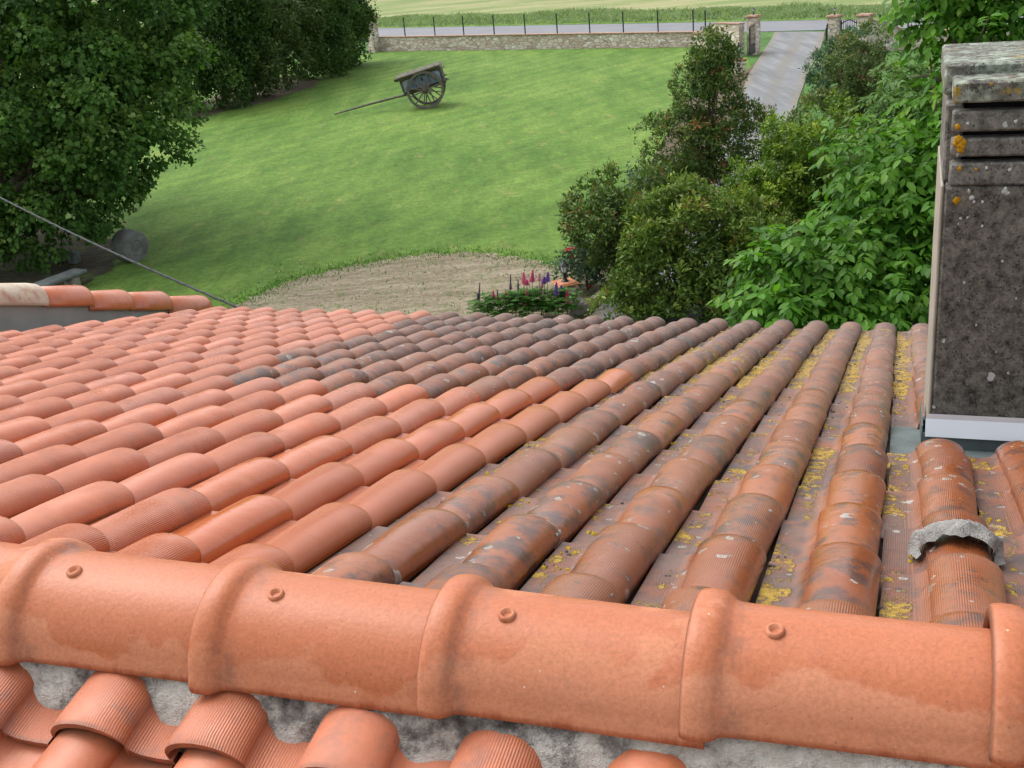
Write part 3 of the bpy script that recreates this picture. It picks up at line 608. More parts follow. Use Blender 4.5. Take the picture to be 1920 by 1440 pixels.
# --- ridge tiles
RR = .118; SP = .364152
def ridge_tile(i, x0):
    th = np.linspace(-93, 93, 33)*math.pi/180; L = SP + .02
    prof = [(-.010, .1095), (-.010, .1215), (-.008, .1252), (-.003, .1282), (.006, .1296), (.017, .1294), (.027, .1272), (.034, .1225), (.040, .1165), (.047, .1140), (.062, .1128), (.14, .1115), (.22, .1105), (.30, .1095), (L, .109), (L, .0985)]
    P = np.zeros((len(prof), 33, 3)); cz = KT[2] - .0985 + rise(x0+.15); A = []
    tl = rng.normal(0, .004); yaw = rng.normal(0, .006)
    kx = float(slim(x0+.15))
    for a, (x, r) in enumerate(prof):
        r *= kx; fl = np.where(np.abs(th) > rad(84), 0.004, 0)
        X = x0 + x; P[a] = (KT*np.array([1, 1, 0]) + np.array([0, 0, cz]))[None] + XR[None]*X + HH[None]*(np.sin(th)*(r+fl) + yaw*(x-.18))[:, None] + np.array([0, 0, 1.])[None]*(np.cos(th)*r*.98 + tl*(x-.18))[:, None]
        for t in th: A.append((x, (math.cos(t)+.2)))
    b = MB(); b.grid(P); b.a['UVMap'] = (np.array(A), 'POINT'); o = b.build('ridge_tile', M_CAP, house, angle=60)
    md = o.modifiers.new('thick', 'SOLIDIFY'); md.thickness = .012; md.offset = 1
    c = np.array([KT[0], KT[1], cz]) + XR*(x0+.100) - HH*.1115*kx*math.sin(rad(13)) + np.array([0, 0, .1115*kx*.98*math.cos(rad(13))-.0005]); b = MB(); b.lathe([(.0135, -.006), (.0125, .003), (.0105, .0062), (.0082, .0060), (.0062, .0005), (.002, 0)], c + np.array([0, 0, .0005]), 16, frame(XR, np.array([0, 0, 1.])-HH*.23)); b.build('nail_boss', M_CAP, o, smooth=True)
X_K = [-1.351499825669 + i*SP for i in range(-10, 7)]
for i, xk in enumerate(X_K): ridge_tile(i, xk - .100)
# --- mortar dab on a roll under the chimney
def dab():
    ths = np.linspace(-8, 188, 22)*math.pi/180; ys = np.linspace(0, 1, 9); P = np.zeros((9, 22, 3))
    for i, t in enumerate(ys):
        for j, th in enumerate(ths):
            bow = .020*math.sin(th*2.3+1)+.010*math.sin(th*7); y = (1.02 + (.095+.016*math.sin(th*5))*t)*1 + bow*(1 if t < .5 else .6) - .10; thick = .020*math.sin(math.pi*min(max(t, .04), .96)) + rng.normal(0, .0022)
            r = .0665 + thick; x = 0*PT + r*math.cos(th)*1.02; z = -HR + .006 + (.052+thick)*max(math.sin(th), -.1); p = RP(x, y-.46+.0, z); P[i, j] = p
    b = MB(); b.grid(P[:, ::-1]); b.build('mortar_patch', simple('grey_mortar', (.24, .23, .215), .95, .45, 30, .9, .01), house, smooth=True)
dab()
# --- chimney
def roofx(px, py, z=-.06):     # where a sight line meets the roof surface
    d = ray(px, py); s = ((O_ + N_*z - CAM) @ N_)/(d @ N_); q = CAM + d*s - O_; return q @ XR, q @ V_
cx0, cy0 = roofx(1737, 830); 
def chimney():
    base = RP(cx0, cy0, -.06); cw, cd = .62, .58; ztop = at(1790, 152, base[1])[2]
    B = lambda x, y, z: np.array([base[0], base[1], 0]) + XR*x + HH*y + np.array([0, 0, z]); R = np.stack([XR, HH, np.array([0, 0, 1.])], 1)
    zb = base[2]; yc = base[1]
    zf = at(1740, 776, yc)[2]; z1 = at(1772, 348, yc)[2]; zt = at(1790, 197, yc)[2]
    def bx(mb, x0, x1, y0, y1, za, zc, bev=.006): mb.box(B((x0+x1)/2, (y0+y1)/2, (za+zc)/2), (x1-x0, y1-y0, zc-za), R, bev)
    sh = MB(); bx(sh, .009, cw, 0, cd, zb-.35, z1-.002, .008); shaft = sh.build('chimney', M_CONC, house, angle=40)
    s = MB(); bx(s, 0, .0085, .004, cd-.004, zb-.3, z1+.0, .003); s.build('side_panel', M_CREAM, shaft)
    h = zt-z1
    for xa in (.004, cw-.05):
        s = MB(); bx(s, xa, xa+.046, .055, cd-.05, z1, zt-.003, .006); s.build('cowl_side', M_CONCL, shaft)
    pitch = [(346, 302), (293, 257), (247, 206)]
    for k, (ya, yb) in enumerate(pitch):
        za, zc = at(1790, ya, yc)[2], at(1790, yb, yc)[2]
        s = MB(); bx(s, .020, cw+.0, -.004+.002*k, .06, za, zc-.004, .006); s.build('louvre', M_CONCL, shaft, angle=40)
    s = MB(); bx(s, .018, cw+.012, -.012, .14, at(1790, 192, yc)[2], ztop, .006); bx(s, -.004, cw+.02, .12, cd+.012, at(1790, 192, yc)[2]+.002, ztop+.030, .007); s.build('cap_slab', M_CONCT, shaft, angle=40)
    s = MB(); bx(s, .055, cw-.06, .10, cd-.10, z1-.05, zt-.004); s.build('flue', simple('soot', (.01, .01, .01), .9), shaft)
    om = MT('orange_lichen', .95, .1); n = om.noise(90, 4, .75); om.set('Base Color', om.ramp(n, [(.34, (.30, .14, .008)), (.5, (.42, .215, .012)), (.68, (.47, .28, .04))])); om.set('Normal', om.bump(n, .9, .004))
    wm = MT('white_lichen', .95, .1); n = wm.noise(90, 4, .75); wm.set('Base Color', wm.ramp(n, [(.34, (.30, .31, .29)), (.6, (.50, .51, .48))]))
    fr = lambda lst, dy: [(at(x, y, yc+dy+.30*(0)) + HH*0, -HH, R_) for x, y, R_ in lst]
    def front(lst, out): 
        res = []
        for x, y, R_ in lst:
            d = ray(x, y); pl = B(0, -out, 0); t_ = ((pl - CAM) @ HH)/(d @ HH); res.append((CAM + d*t_, -HH, R_))
        return res
    crusts('lichen', om.m, front([(1797, 262, .017), (1800, 278, .020), (1796, 270, .018), (1806, 268, .014), (1796, 238, .010), (1800, 316, .010), (1830, 318, .006), (1840, 166, .012), (1852, 168, .010)], .0045) + front([(1793, 376, .014), (1797, 374, .011)], .0005), 'orange lichen on the chimney slabs', shaft)
    crusts('lichen', wm.m, front([(1822, 371, .010), (1826, 379, .007), (1842, 379, .007), (1817, 358, .008), (1884, 358, .013), (1889, 363, .009), (1801, 410, .006), (1814, 408, .006), (1797, 420, .005), (1842, 424, .006), (1880, 490, .006), (1905, 560, .005), (1830, 610, .005), (1868, 660, .004), (1890, 700, .006), (1808, 530, .005)], .0005) + front([(1850, 315, .007), (1893, 318, .008), (1815, 232, .006), (1905, 228, .007)], .0045), 'whitish lichen spots on the chimney shaft', shaft)
    # aluminium strip across the front and lead tray
    s = MB()
    for xa, xb in ((-.006, cw+.006),):
        q0 = [B(xa, -.003, zf+.002), B(xb, -.003, zf+.002), B(xb, -.008, zf-.012), B(xa, -.008, zf-.012), B(xb, -.034, zf-.060), B(xa, -.034, zf-.060), B(xb, -.0015, zf-.062), B(xa, -.0015, zf-.062)]
        s.add(q0, [(0, 3, 2, 1), (3, 5, 4, 2), (5, 7, 6, 4), (0, 1, 6, 7), (0, 7, 5, 3), (1, 2, 4, 6)])
    s.build('flashing_strip', M_FOIL, shaft)
    q = MB()
    X0, X1, Y0, Y1 = cx0-.105, cx0+cw+.1, 4.2*LT, 6.05*LT
    nn_ = 12; P = np.zeros((nn_, 2, 3))
    q.add([RP(X0, Y0, -.072), RP(X1, Y0, -.072), RP(X1, Y1, -.072), RP(X0, Y1, -.072), RP(X0, Y0, -.086), RP(X1, Y0, -.086), RP(X1, Y1, -.086), RP(X0, Y1, -.086)], [(0, 1, 2, 3), (4, 7, 6, 5), (0, 4, 5, 1), (0, 3, 7, 4)])
    # upstands on the front and the left side
    e = np.array([0, 0, 1.])
    f0, f1 = B(-.016, -.020, 0), B(cw, -.020, 0)
    def up(a, b, h0, h1, t):
        za = (O_ + N_*-.06)[2]
        pa = [np.array([p[0], p[1], h]) for p, h in ((a, h0[0]), (b, h0[1]), (b, h1[1]), (a, h1[0]))]; q.add(pa + [p + t for p in pa], [(0, 1, 2, 3), (7, 6, 5, 4), (0, 4, 5, 1), (1, 5, 6, 2), (2, 6, 7, 3), (3, 7, 4, 0)])
    up(B(-.016, -.022, 0), B(cw, -.022, 0), (zb-.06, zb-.06), (zf-.055, zf-.055), HH*.008)
    zl = RP(cx0, cy0+.40, -.06)[2]
    up(B(-.016, -.022, 0), B(-.016, .36, 0), (zb-.06, zl-.08), (zf-.03, zl+.09), XR*.003)
    q.build('lead_flashing', M_LEAD, shaft)
chimney()
# house wall under the eaves
def wall():
    z1 = RP(0, NE*LT, -.2)[2]-.02; c = RP(-2.1, 2.6, 0); R = np.stack([XR, HH, np.array([0, 0, 1.])], 1); b = MB(); e0 = RP(-C1*PT-.1, -.4, 0); 
    x0, x1 = -C1*PT-.05, 3*PT; yA = RP(0, -.5, 0); 
    P = []
    for (x, y) in ((x0, -2.0), (x1, -2.0), (x1, NE*LT-.35), (x0, NE*LT-.35)): p = RP(x, y, 0); P.append((p[0], p[1]))
    b.prism(P, 0, z1); b.build('wall', M_WALL, house)
wall()
# --- lower gable wall beside the verge, its sloping top capped with tiles
def gable():
    x = -C1*PT - .42
    def onp(px, py):     # sight line meets the vertical plane through roof x
        d = ray(px, py); nrm = XR; s = ((O_ + XR*x - CAM) @ nrm)/(d @ nrm); return CAM + d*s
    a, b_ = onp(-60, 545), onp(405, 572); hd = (b_-a)*np.array([1, 1, 0]); ln = np.linalg.norm(hd); hd /= ln; dz = (b_[2]-a[2])/ln
    g = empty('gable_wall', (a[0], a[1], 0)); tag(g, 'grey rendered gable wall capped with clay tiles beside the roof verge', 'wall')
    th = .20; side = -XR
    mb = MB(); e = np.array([0, 0, 1.])
    def pt(s_, z, o): q = a*np.array([1, 1, 0]) + hd*s_ + side*o; return np.array([q[0], q[1], z])
    s0, s1 = -1.5, ln+.1; pts = [pt(s0, 0, 0), pt(s1, 0, 0), pt(s1, a[2]+dz*s1-.05, 0), pt(s0, a[2]+dz*s0-.05, 0)]; pts += [p + side*th for p in pts]
    mb.add(pts, [(0, 1, 2, 3), (7, 6, 5, 4), (0, 4, 5, 1), (1, 5, 6, 2), (2, 6, 7, 3), (3, 7, 4, 0)]); mb.build('wall', M_RENDER, g)
    px_edges = [-150, -60, 86, 172, 248, 320, 396]
    ss = []
    for p in px_edges: q = onp(p, 545 + (p+60)*27/465); ss.append((q-a) @ hd)
    for i in range(len(ss)-1):
        p0 = pt(ss[i]-.03, a[2]+dz*(ss[i]-.03), th/2); p1 = pt(ss[i+1]+.0, a[2]+dz*ss[i+1], th/2); d = (p1-p0)/np.linalg.norm(p1-p0); up = np.cross(np.cross(d, e), d); sd_ = np.cross(d, up)
        tha = np.linspace(-95, 95, 19)*math.pi/180; P = []
        drop = -.012 if i % 2 else 0
        for t, r, dn in ((0, .098, -.018), (.5, .106, -.006), (.9, .112, .004), (.98, .111, .004), (1, .106, .003), (1, .096, .002)):
            P.append(p0[None] + (p1-p0)[None]*t + sd_[None]*(np.sin(tha)*r*1.12)[:, None] + up[None]*(np.cos(tha)*r*1.15 + dn - .055 + drop)[:, None])
        mb = MB(); mb.grid(np.array(P)); mb.a['UVMap'] = (np.full((mb.n, 2), .15), 'POINT'); mb.a['rnd'] = (np.full(mb.n, rng.uniform(0, .6)), 'POINT')
        o = mb.build('cap_tile', M_OLDCAP if i <= 1 else M_NEW, g, angle=50); md = o.modifiers.new('thick', 'SOLIDIFY'); md.thickness = .014; md.offset = 1
        if i <= 1: o['label'] = 'pale whitened old cap tile'
gable()
# --- overhead cable
def cable():
    a = RP(-22.35*PT, NE*LT+.10, -.12); b_ = at(0, 352, 13.0); d = b_-a; pts = []
    for t in np.linspace(0, 1.9, 40): p = a + d*t; p = p + np.array([0, 0, -.16*t*(1.9-t)*.9+.0]); pts.append(p)
    mb = MB(); pts = np.array(pts); mb.tube(pts, .010, 8)
    # second strand twisted round
    m2 = np.linspace(0, 1, 240); Q = []
    for t in m2:
        k = t*39; i = min(int(k), 38); p = pts[i]*(1-(k-i))+pts[i+1]*(k-i); ph = t*2*math.pi*34; Q.append(p + np.array([0, math.cos(ph), math.sin(ph)])*.008)
    mb.tube(np.array(Q), .007, 6); o = mb.build('overhead_cable', M_CABLE, smooth=True); tag(o, 'black twisted cable running up from the roof edge over the lawn', 'cable')
cable()

# ================================================================== VEGETATION
def unit(a): return a/np.maximum(np.linalg.norm(a, axis=-1, keepdims=True), 1e-9)
def leaves_mesh(name, B, D, Nn, Ls, ws, mat, parent, rnd, curve=.0, six=False, fold=.12):
    Sd = unit(np.cross(D, Nn)); Nn = unit(np.cross(Sd, D)); n = len(B); L = Ls[:, None]; w = (Ls*ws)[:, None]
    if not six:
        V = np.stack([B, B + D*L*.45 + Sd*w*.5 + Nn*w*fold, B + D*L - Nn*L*curve, B + D*L*.45 - Sd*w*.5 + Nn*w*fold], 1).reshape(-1, 3)
        o4 = (np.arange(n)*4)[:, None]; F = np.concatenate([o4+np.array([0, 1, 2])[None], o4+np.array([0, 2, 3])[None]]); k = 4
    else:
        V = np.stack([B, B + D*L*.30 + Sd*w*.46 + Nn*(w*fold - L*curve*.15), B + D*L*.68 + Sd*w*.42 + Nn*(w*fold - L*curve*.5), B + D*L*.98 - Nn*L*curve, B + D*L*.68 - Sd*w*.42 + Nn*(w*fold - L*curve*.5), B + D*L*.30 - Sd*w*.46 + Nn*(w*fold - L*curve*.15), B + D*L*.34 - Nn*L*curve*.15, B + D*L*.7 - Nn*L*curve*.5], 1).reshape(-1, 3)
        o8 = (np.arange(n)*8)[:, None]; T = [(0, 1, 6), (1, 2, 7), (1, 7, 6), (2, 3, 7), (0, 6, 5), (6, 7, 4), (6, 4, 5), (7, 3, 4)]; F = np.concatenate([o8+np.array(t)[None] for t in T]); k = 8
    return fast_mesh(name, V, F, mat, parent, {'rnd': np.repeat(rnd, k)}, False)
def crown_pts(blobs, n, inner=.55, seed=0, lump=.16):
    r = np.random.default_rng(seed); C = np.array([b[:3] for b in blobs]); R = np.array([b[3:6] if len(b) >= 6 else (b[3],)*3 for b in blobs]); wt = (R.prod(1))**(2/3); wt /= wt.sum()
    k = r.choice(len(blobs), n, p=wt); d = unit(r.normal(size=(n, 3))); ph = r.uniform(0, 6, (len(blobs), 4))
    lum = 1 + lump*(np.sin(4.3*d[:, 0]+ph[k, 0])*np.sin(5.1*d[:, 2]+ph[k, 1]) + .7*np.sin(8*d[:, 1]+ph[k, 2])*np.cos(7*d[:, 0]+ph[k, 3]))
    s = (inner + (1-inner)*r.uniform(0, 1, n)**.55)*lum; return C[k] + d*R[k]*s[:, None], d, s
def crown(name, parent, blobs, ntwig, per, size, aspect, mat, seed, droop=.2, spread=.1, twig=.25, upn=.6, lump=.16, six=False, curve=.08, zmin=.1, inner=.55, clus=.3, dens=14):
    r = np.random.default_rng(seed+100); nc = max(8, ntwig//dens); C, dc, s = crown_pts(blobs, nc, inner, seed, lump); keep = C[:, 2] > zmin; C, dc, s = C[keep], dc[keep], s[keep]; nc = len(C)
    k = r.integers(0, nc, ntwig); od = unit(r.normal(size=(ntwig, 3)) + dc[k]*.8 + np.array([0, 0, .45])); rc = clus*r.uniform(.6, 1.25, nc); T = C[k] + od*(rc[k]*r.uniform(.2, 1, ntwig)**.35)[:, None]*np.array([1, 1, .8]); n = ntwig; d = unit(od*.75 + dc[k]*.4)
    o = unit(d + r.normal(0, .5, (n, 3)) + np.array([0, 0, .2-droop])); t = np.tile(np.linspace(.1, 1, per), n).reshape(n, per) + r.uniform(-.08, .08, (n, per))
    B = T[:, None] + o[:, None]*(t*twig)[..., None] + r.normal(0, spread*.35, (n, per, 3))
    D = unit(o[:, None]*.7 + r.normal(0, .75, (n, per, 3)) + np.array([0, 0, -droop])); Nn = unit(np.array([0, 0, upn]) + d[:, None]*.55 + r.normal(0, .42, (n, per, 3)))
    tone = r.normal(0, .14, nc); rn = np.clip(.40 + tone[k][:, None] + .24*od[:, 2:3] + .16*(t-.5) + r.normal(0, .10, (n, 1)) + r.normal(0, .13, (n, per)), 0, 1)  # paler twig tips as new growth; clump tops lightened, shading put into leaf colour
    L = size*r.uniform(.5, 1.35, (n, per)); m = n*per
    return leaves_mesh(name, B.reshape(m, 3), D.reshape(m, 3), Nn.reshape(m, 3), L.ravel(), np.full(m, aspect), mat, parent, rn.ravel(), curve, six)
def trunk(parent, base, blobs, r0, seed, name='trunk', mat=None, nl=None):
    r = np.random.default_rng(seed+5); mb = MB(); C = sorted([np.array(b[:3]) for b in blobs], key=lambda c: c[2]); base = np.array(base, float); top = np.array(C[-1]); hub = base*.35 + np.mean(C, 0)*.65; hub[:2] = base[:2]*.55 + hub[:2]*.45
    pts = [base + np.array([0, 0, -.1]), base*.6+hub*.4 + np.append(r.normal(0, .03, 2), 0), hub, hub*.4+top*.6, top]; mb.tube(pts, [r0*1.25, r0, r0*.75, r0*.4, r0*.1], 9)
    for c in C[:nl]:
        s = base*.5 + hub*.5; m = (s+c)/2 + r.normal(0, .12, 3)*np.linalg.norm(c-s)*.3; c = s*.12+c*.88; mb.tube([s, m, c], [r0*.5, r0*.3, r0*.08], 6)
        for k in range(0 if r0 > .3 else 2):
            q = c + unit(r.normal(size=3))*np.linalg.norm(c-s)*.18; mb.tube([m*.4+c*.6, (m*.3+c*.7+q)/2, q], [r0*.16, r0*.1, r0*.03], 5)
    return mb.build(name, mat or M_BARK, parent, smooth=True)
def plant(name, label, cat, base, blobs, group=None, r0=.06, seed=1, tname='trunk', **kw):
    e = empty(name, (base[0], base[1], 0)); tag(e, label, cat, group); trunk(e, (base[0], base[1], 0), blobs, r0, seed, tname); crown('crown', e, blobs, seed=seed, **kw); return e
def B3(x, y, Y, R, *k): p = at(x, y, Y); return (*p, *( (R,)+k if k else (R,) )) if not k else (*p, R, k[0], k[1])

# big tree on the left
bigb = [B3(60, 60, 27, 2.5), B3(-60, 200, 27, 2.6), B3(215, 30, 28, 1.9), B3(268, 70, 28, .85), B3(245, 165, 27.6, 1.0), B3(150, 190, 26.6, 1.75), B3(70, 290, 26, 1.45), B3(325, 205, 27.8, .48), B3(330, 155, 28, .42), B3(318, 268, 27.5, .44), B3(308, 315, 27.3, .26), B3(215, 290, 26.3, .85), B3(150, 345, 26, .90), B3(225, 372, 26.2, .42), B3(60, 400, 25.6, .80), B3(15, 440, 25.4, .75), B3(70, 395, 25.6, .6), B3(-60, 460, 25.2, .7), B3(170, 120, 27.4, 1.6), B3(110, 300, 26.6, 1.5), B3(-80, 380, 25.5, 1.3), B3(312, 115, 28.3, .55),
        B3(120, -120, 28, 2.8), B3(-100, -60, 28.5, 3.2), B3(250, -90, 29, 1.3), B3(50, -260, 29, 2.8), (-15.5, 31, 6.5, 3.4), (-12, 31.5, 5, 3.2), (-17, 28, 4.5, 3.0)]
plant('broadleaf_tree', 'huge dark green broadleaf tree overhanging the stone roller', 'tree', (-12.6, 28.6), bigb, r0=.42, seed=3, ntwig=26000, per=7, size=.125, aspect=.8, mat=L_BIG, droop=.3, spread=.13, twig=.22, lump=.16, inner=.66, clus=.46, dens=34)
# hedge trees behind it, each its own
hedges = [((655, 118), [(638, 40, 65, 1.35), (652, 5, 66, 1.1), (632, 85, 64, 1.1), (660, 62, 66, .45), (655, 95, 65, .6)], L_HEDGE, 'bushy dark green tree nearest the corner pillar of the wall'),
          ((585, 140), [(590, 30, 61, 1.5), (575, 85, 60, 1.45), (612, 95, 61, 1.2), (600, -20, 62, 1.6)], L_HEDGE, 'dense hedge tree with leaves down to the lawn, beside the bushy corner tree'),
          ((530, 160), [(530, 60, 58, 1.5), (520, 110, 57, 1.25), (548, 10, 58.5, 1.5), (525, -35, 59, 1.6)], L_HEDGE2, 'olive green hedge tree standing at the upper end of the mulch'),
          ((470, 185), [(468, 70, 54.5, 1.4), (455, 125, 54, 1.25), (480, 10, 55, 1.5), (485, 150, 54, .6)], L_HEDGE2, 'thin olive hedge tree with bare grey twigs above the mulch'),
          ((415, 200), [(410, 100, 52, 1.3), (418, 160, 51.5, 1.0), (400, 30, 52.5, 1.7), (425, -20, 53, 1.6)], L_HEDGE, 'dark hedge tree standing just behind the huge broadleaf tree'),
          ((340, 200), [(330, 60, 52, 2.0), (300, 140, 51, 1.7), (350, -20, 53, 2.2)], L_HEDGE, 'dark hedge tree mostly hidden behind the huge broadleaf tree')]
for i, (bp, bl, mt_, lab) in enumerate(hedges):
    g = gp(*bp); plant('hedge_tree', lab, 'tree', (g[0], g[1]+.8), [B3(*q) for q in bl], 'trees along the lawn edge', .14, 20+i, ntwig=3800, per=5, size=.17, aspect=.6, mat=mt_, droop=.2, spread=.2, twig=.3, lump=.2, clus=.45, dens=30, inner=.66)
# shrubs to the right of the lawn
def shrub(lab, basepx, bl, mt_, seed, nt, size=.095, aspect=.42, name='garden_shrub', per=6, group='shrubs between the lawn and the roof', **k):
    kw = dict(droop=-.1, spread=.06, twig=.14, lump=.25, clus=.20, dens=16, inner=.6); kw.update(k); Y = bl[0][2]; p = at(*basepx, Y); return plant(name, lab, 'shrub', (p[0], p[1]), [B3(*q) for q in bl], group, .055, seed, ntwig=nt, per=per, size=size, aspect=aspect, mat=mt_, **kw)
shrub('rounded red tipped shrub beside the red roses', (1165, 600), [(1158, 425, 20, .62), (1105, 385, 20, .32), (1112, 410, 19.8, .36), (1135, 355, 20.2, .26), (1195, 370, 20.4, .40), (1230, 360, 20.5, .3), (1188, 480, 20, .52), (1215, 430, 20.2, .50), (1195, 540, 19.8, .32)], L_PHOT, 41, 2500)
shrub('tall upright dark green shrub reaching up in front of the drive', (1330, 440), [(1334, 66, 26, .24), (1330, 88, 26, .34), (1330, 112, 26, .42), (1345, 120, 26, .36), (1335, 150, 26, .42), (1300, 145, 26, .30), (1285, 155, 26, .20), (1370, 165, 26, .34), (1345, 205, 26, .62), (1305, 235, 26, .72), (1270, 280, 26, .68), (1260, 310, 26, .5), (1340, 280, 26, .70), (1400, 262, 26, .62), (1415, 235, 26, .3), (1300, 340, 26, .65), (1260, 370, 26, .45), (1370, 330, 26, .5)], L_PHOT, 42, 4700)
shrub('broad low glossy shrub just beyond the eaves', (1270, 640), [(1235, 480, 18.6, .48), (1290, 430, 18.8, .56), (1230, 590, 18.3, .45), (1340, 480, 18.6, .58), (1260, 540, 18.4, .56), (1340, 560, 18.4, .60), (1190, 560, 18.4, .40), (1400, 500, 18.6, .5), (1390, 580, 18.3, .5), (1225, 425, 19.2, .42), (1280, 390, 19.4, .42), (1420, 440, 18.8, .46), (1160, 590, 18.2, .28), (1360, 410, 18.9, .42)], L_DKSH, 43, 5000)
shrub('yellow green shrub in the middle of the row by the drive', (1450, 520), [(1480, 250, 22.5, .34), (1500, 290, 22.5, .5), (1470, 340, 22.3, .60), (1420, 385, 22.2, .52), (1440, 430, 22, .6), (1530, 350, 22.5, .6), (1520, 410, 22.2, .6), (1560, 290, 22.6, .55), (1400, 330, 22.4, .28), (1590, 350, 22.5, .5), (1390, 400, 22.2, .5), (1420, 460, 21.6, .55), (1560, 230, 22.8, .4), (1490, 460, 21.8, .6)], L_YEL, 44, 5600)
shrub('reddish brown leaved shrub with spindly top in front of the side gate', (1600, 330), [(1615, 90, 31, .50), (1600, 130, 31, .62), (1635, 140, 31, .55), (1570, 170, 31, .5), (1600, 190, 31, .7), (1640, 200, 31, .6), (1540, 230, 30.5, .7), (1590, 250, 30.5, .7)], L_OLIVE, 45, 2700, size=.11)
shrub('small blue green feathery bush beside the gate pillar', (1575, 150), [(1580, 85, 42, .48), (1600, 78, 42, .4), (1555, 110, 42, .5), (1540, 140, 41, .45), (1575, 130, 42, .6), (1600, 120, 42, .6)], L_BLUE, 46, 1300, size=.16, aspect=.25)
# walnut with big drooping leaves
def walnut(bl, base, lab, nt, seed, sz=1.0):
    _ = [(1470, 470, 10.4, .20), (1450, 530, 10.2, .30), (1430, 500, 10.3, .20), (1440, 575, 10.0, .22), (1520, 480, 10.5, .32), (1530, 550, 10.2, .38), (1590, 440, 10.7, .36), (1600, 510, 10.4, .42), (1620, 590, 10.0, .36), (1680, 470, 10.6, .42), (1690, 560, 10.2, .42), (1720, 400, 10.8, .36), (1650, 390, 10.9, .36), (1620, 320, 11.3, .30), (1690, 320, 11.2, .38), (1740, 300, 11.2, .36), (1600, 280, 11.4, .24), 
          (1770, 30, 12.2, .34), (1830, 20, 12.4, .42), (1880, 30, 12.3, .42), (1740, 10, 12.2, .26), (1900, -40, 12.4, .5), (1800, -60, 12.4, .5), (1800, 300, 11.4, .6), (1850, 420, 10.8, .7), (1860, 200, 11.6, .7), (1800, 560, 10.2, .6), (1560, 600, 9.9, .35), (1480, 610, 9.8, .3)]
    bl = bl or _; blobs = [B3(*q) for q in bl]; e = empty('walnut_tree', (*base, 0)); tag(e, lab, 'tree'); trunk(e, (*base, 0), blobs, .13, 9)
    r = np.random.default_rng(seed); T, d, s = crown_pts(blobs, nt, .45, 5, .2); n = len(T); h = unit(d*np.array([1, 1, .35]) + r.normal(0, .45, (n, 3)) + np.array([0, 0, .15])); Bs, Ds, Ns, Ls, Rn = [], [], [], [], []
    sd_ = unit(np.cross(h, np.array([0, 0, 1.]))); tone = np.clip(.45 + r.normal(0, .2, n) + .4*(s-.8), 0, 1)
    for k in range(7):
        t = [.25, .25, .55, .55, .82, .82, 1.][k]; sg = [-1, 1, -1, 1, -1, 1, 0][k]
        B = T + h*(.24*t) + np.array([0, 0, -.10])*t*t; D = unit(h*(.55 if sg else 1) + sd_*sg*.9 + np.array([0, 0, -.45-.25*t]) + r.normal(0, .16, (n, 3))); N = unit(np.array([0, 0, 1.]) + r.normal(0, .3, (n, 3)) + d*.2)
        Bs.append(B); Ds.append(D); Ns.append(N); Ls.append(r.uniform(.085, .145, n)*(.8+.3*t)); Rn.append(np.clip(tone + r.normal(0, .1, n), 0, 1))
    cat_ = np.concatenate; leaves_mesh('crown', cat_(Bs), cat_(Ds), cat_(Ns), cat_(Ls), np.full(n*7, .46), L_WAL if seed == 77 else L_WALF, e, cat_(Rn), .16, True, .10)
walnut(None, (at(1800, 600, 10.9)[0], 10.9), 'bright green walnut tree with large drooping leaves behind the chimney', 2500, 77)
walnut([(1690, 250, 19, .62), (1640, 255, 19, .5), (1730, 200, 19, .6), (1690, 180, 19, .5), (1745, 130, 19.5, .55), (1665, 300, 18.5, .55), (1740, 280, 18.5, .6), (1790, 220, 19, .8), (1800, 320, 18.5, .9), (1620, 310, 18.5, .45), (1790, 130, 19.5, .6), (1840, 240, 19, .9)], (at(1790, 300, 19)[0], 19), 'paler walnut tree farther off, between the reddish shrub and the chimney', 1500, 78)
# roses
M_RED = simple('red_petal', (.55, .05, .06), .6, .25, 20)
def rose(lab, c, Rr, blooms, seed):
    b = at(*c); e = empty('rose_bush', (b[0], b[1], 0)); tag(e, lab, 'rose bush', None)
    bl = [(b[0]+dx*Rr, b[1]+dy*Rr, b[2]+dz*Rr, Rr*q) for dx, dy, dz, q in ((0, 0, 0, .75), (.5, 0, .3, .55), (-.4, 0, .25, .5), (.2, .1, -.6, .6), (0, 0, .55, .5))]
    trunk(e, (b[0], b[1], 0), bl, .02, seed, 'stem'); crown('foliage', e, bl, ntwig=520, per=5, size=.075, aspect=.6, mat=L_ROSE, seed=seed, twig=.12, lump=.25, droop=0)
    for i, q in enumerate(blooms):
        p = at(q[0], q[1], c[2] - .12 + .1*math.sin(i*2)); mb = MB(); th = rng.uniform(0, 6)
        for ring, (rr, hh_, k) in enumerate(((.055, .03, 6), (.038, .045, 5), (.02, .055, 4))):
            for j in range(k):
                a = th + ring + j*2*math.pi/k; o_ = np.array([math.cos(a), math.sin(a), 0]); t_ = np.array([-math.sin(a), math.cos(a), 0]); mb.add([p, p+o_*rr*.6+t_*rr*.5+[0, 0, hh_*.5], p+o_*rr+[0, 0, hh_], p+o_*rr*.6-t_*rr*.5+[0, 0, hh_*.5]], [(0, 1, 2, 3)])
        mb.build('bloom', M_RED, e)
rose('bushy rose with red blooms behind the brick capped lamp pillar', (1098, 508, 20.6), .40, [(1064, 472), (1066, 468), (1073, 468), (1082, 470), (1092, 478), (1101, 476), (1074, 484), (1110, 474), (1112, 492), (1107, 539), (1090, 526), (1120, 486)], 61)
rose('small rose with a few red blooms between the lawn and the tall shrub', (1214, 350, 27), .40, [(1206, 352), (1216, 345), (1225, 338), (1238, 318), (1276, 237), (1222, 356)], 62)
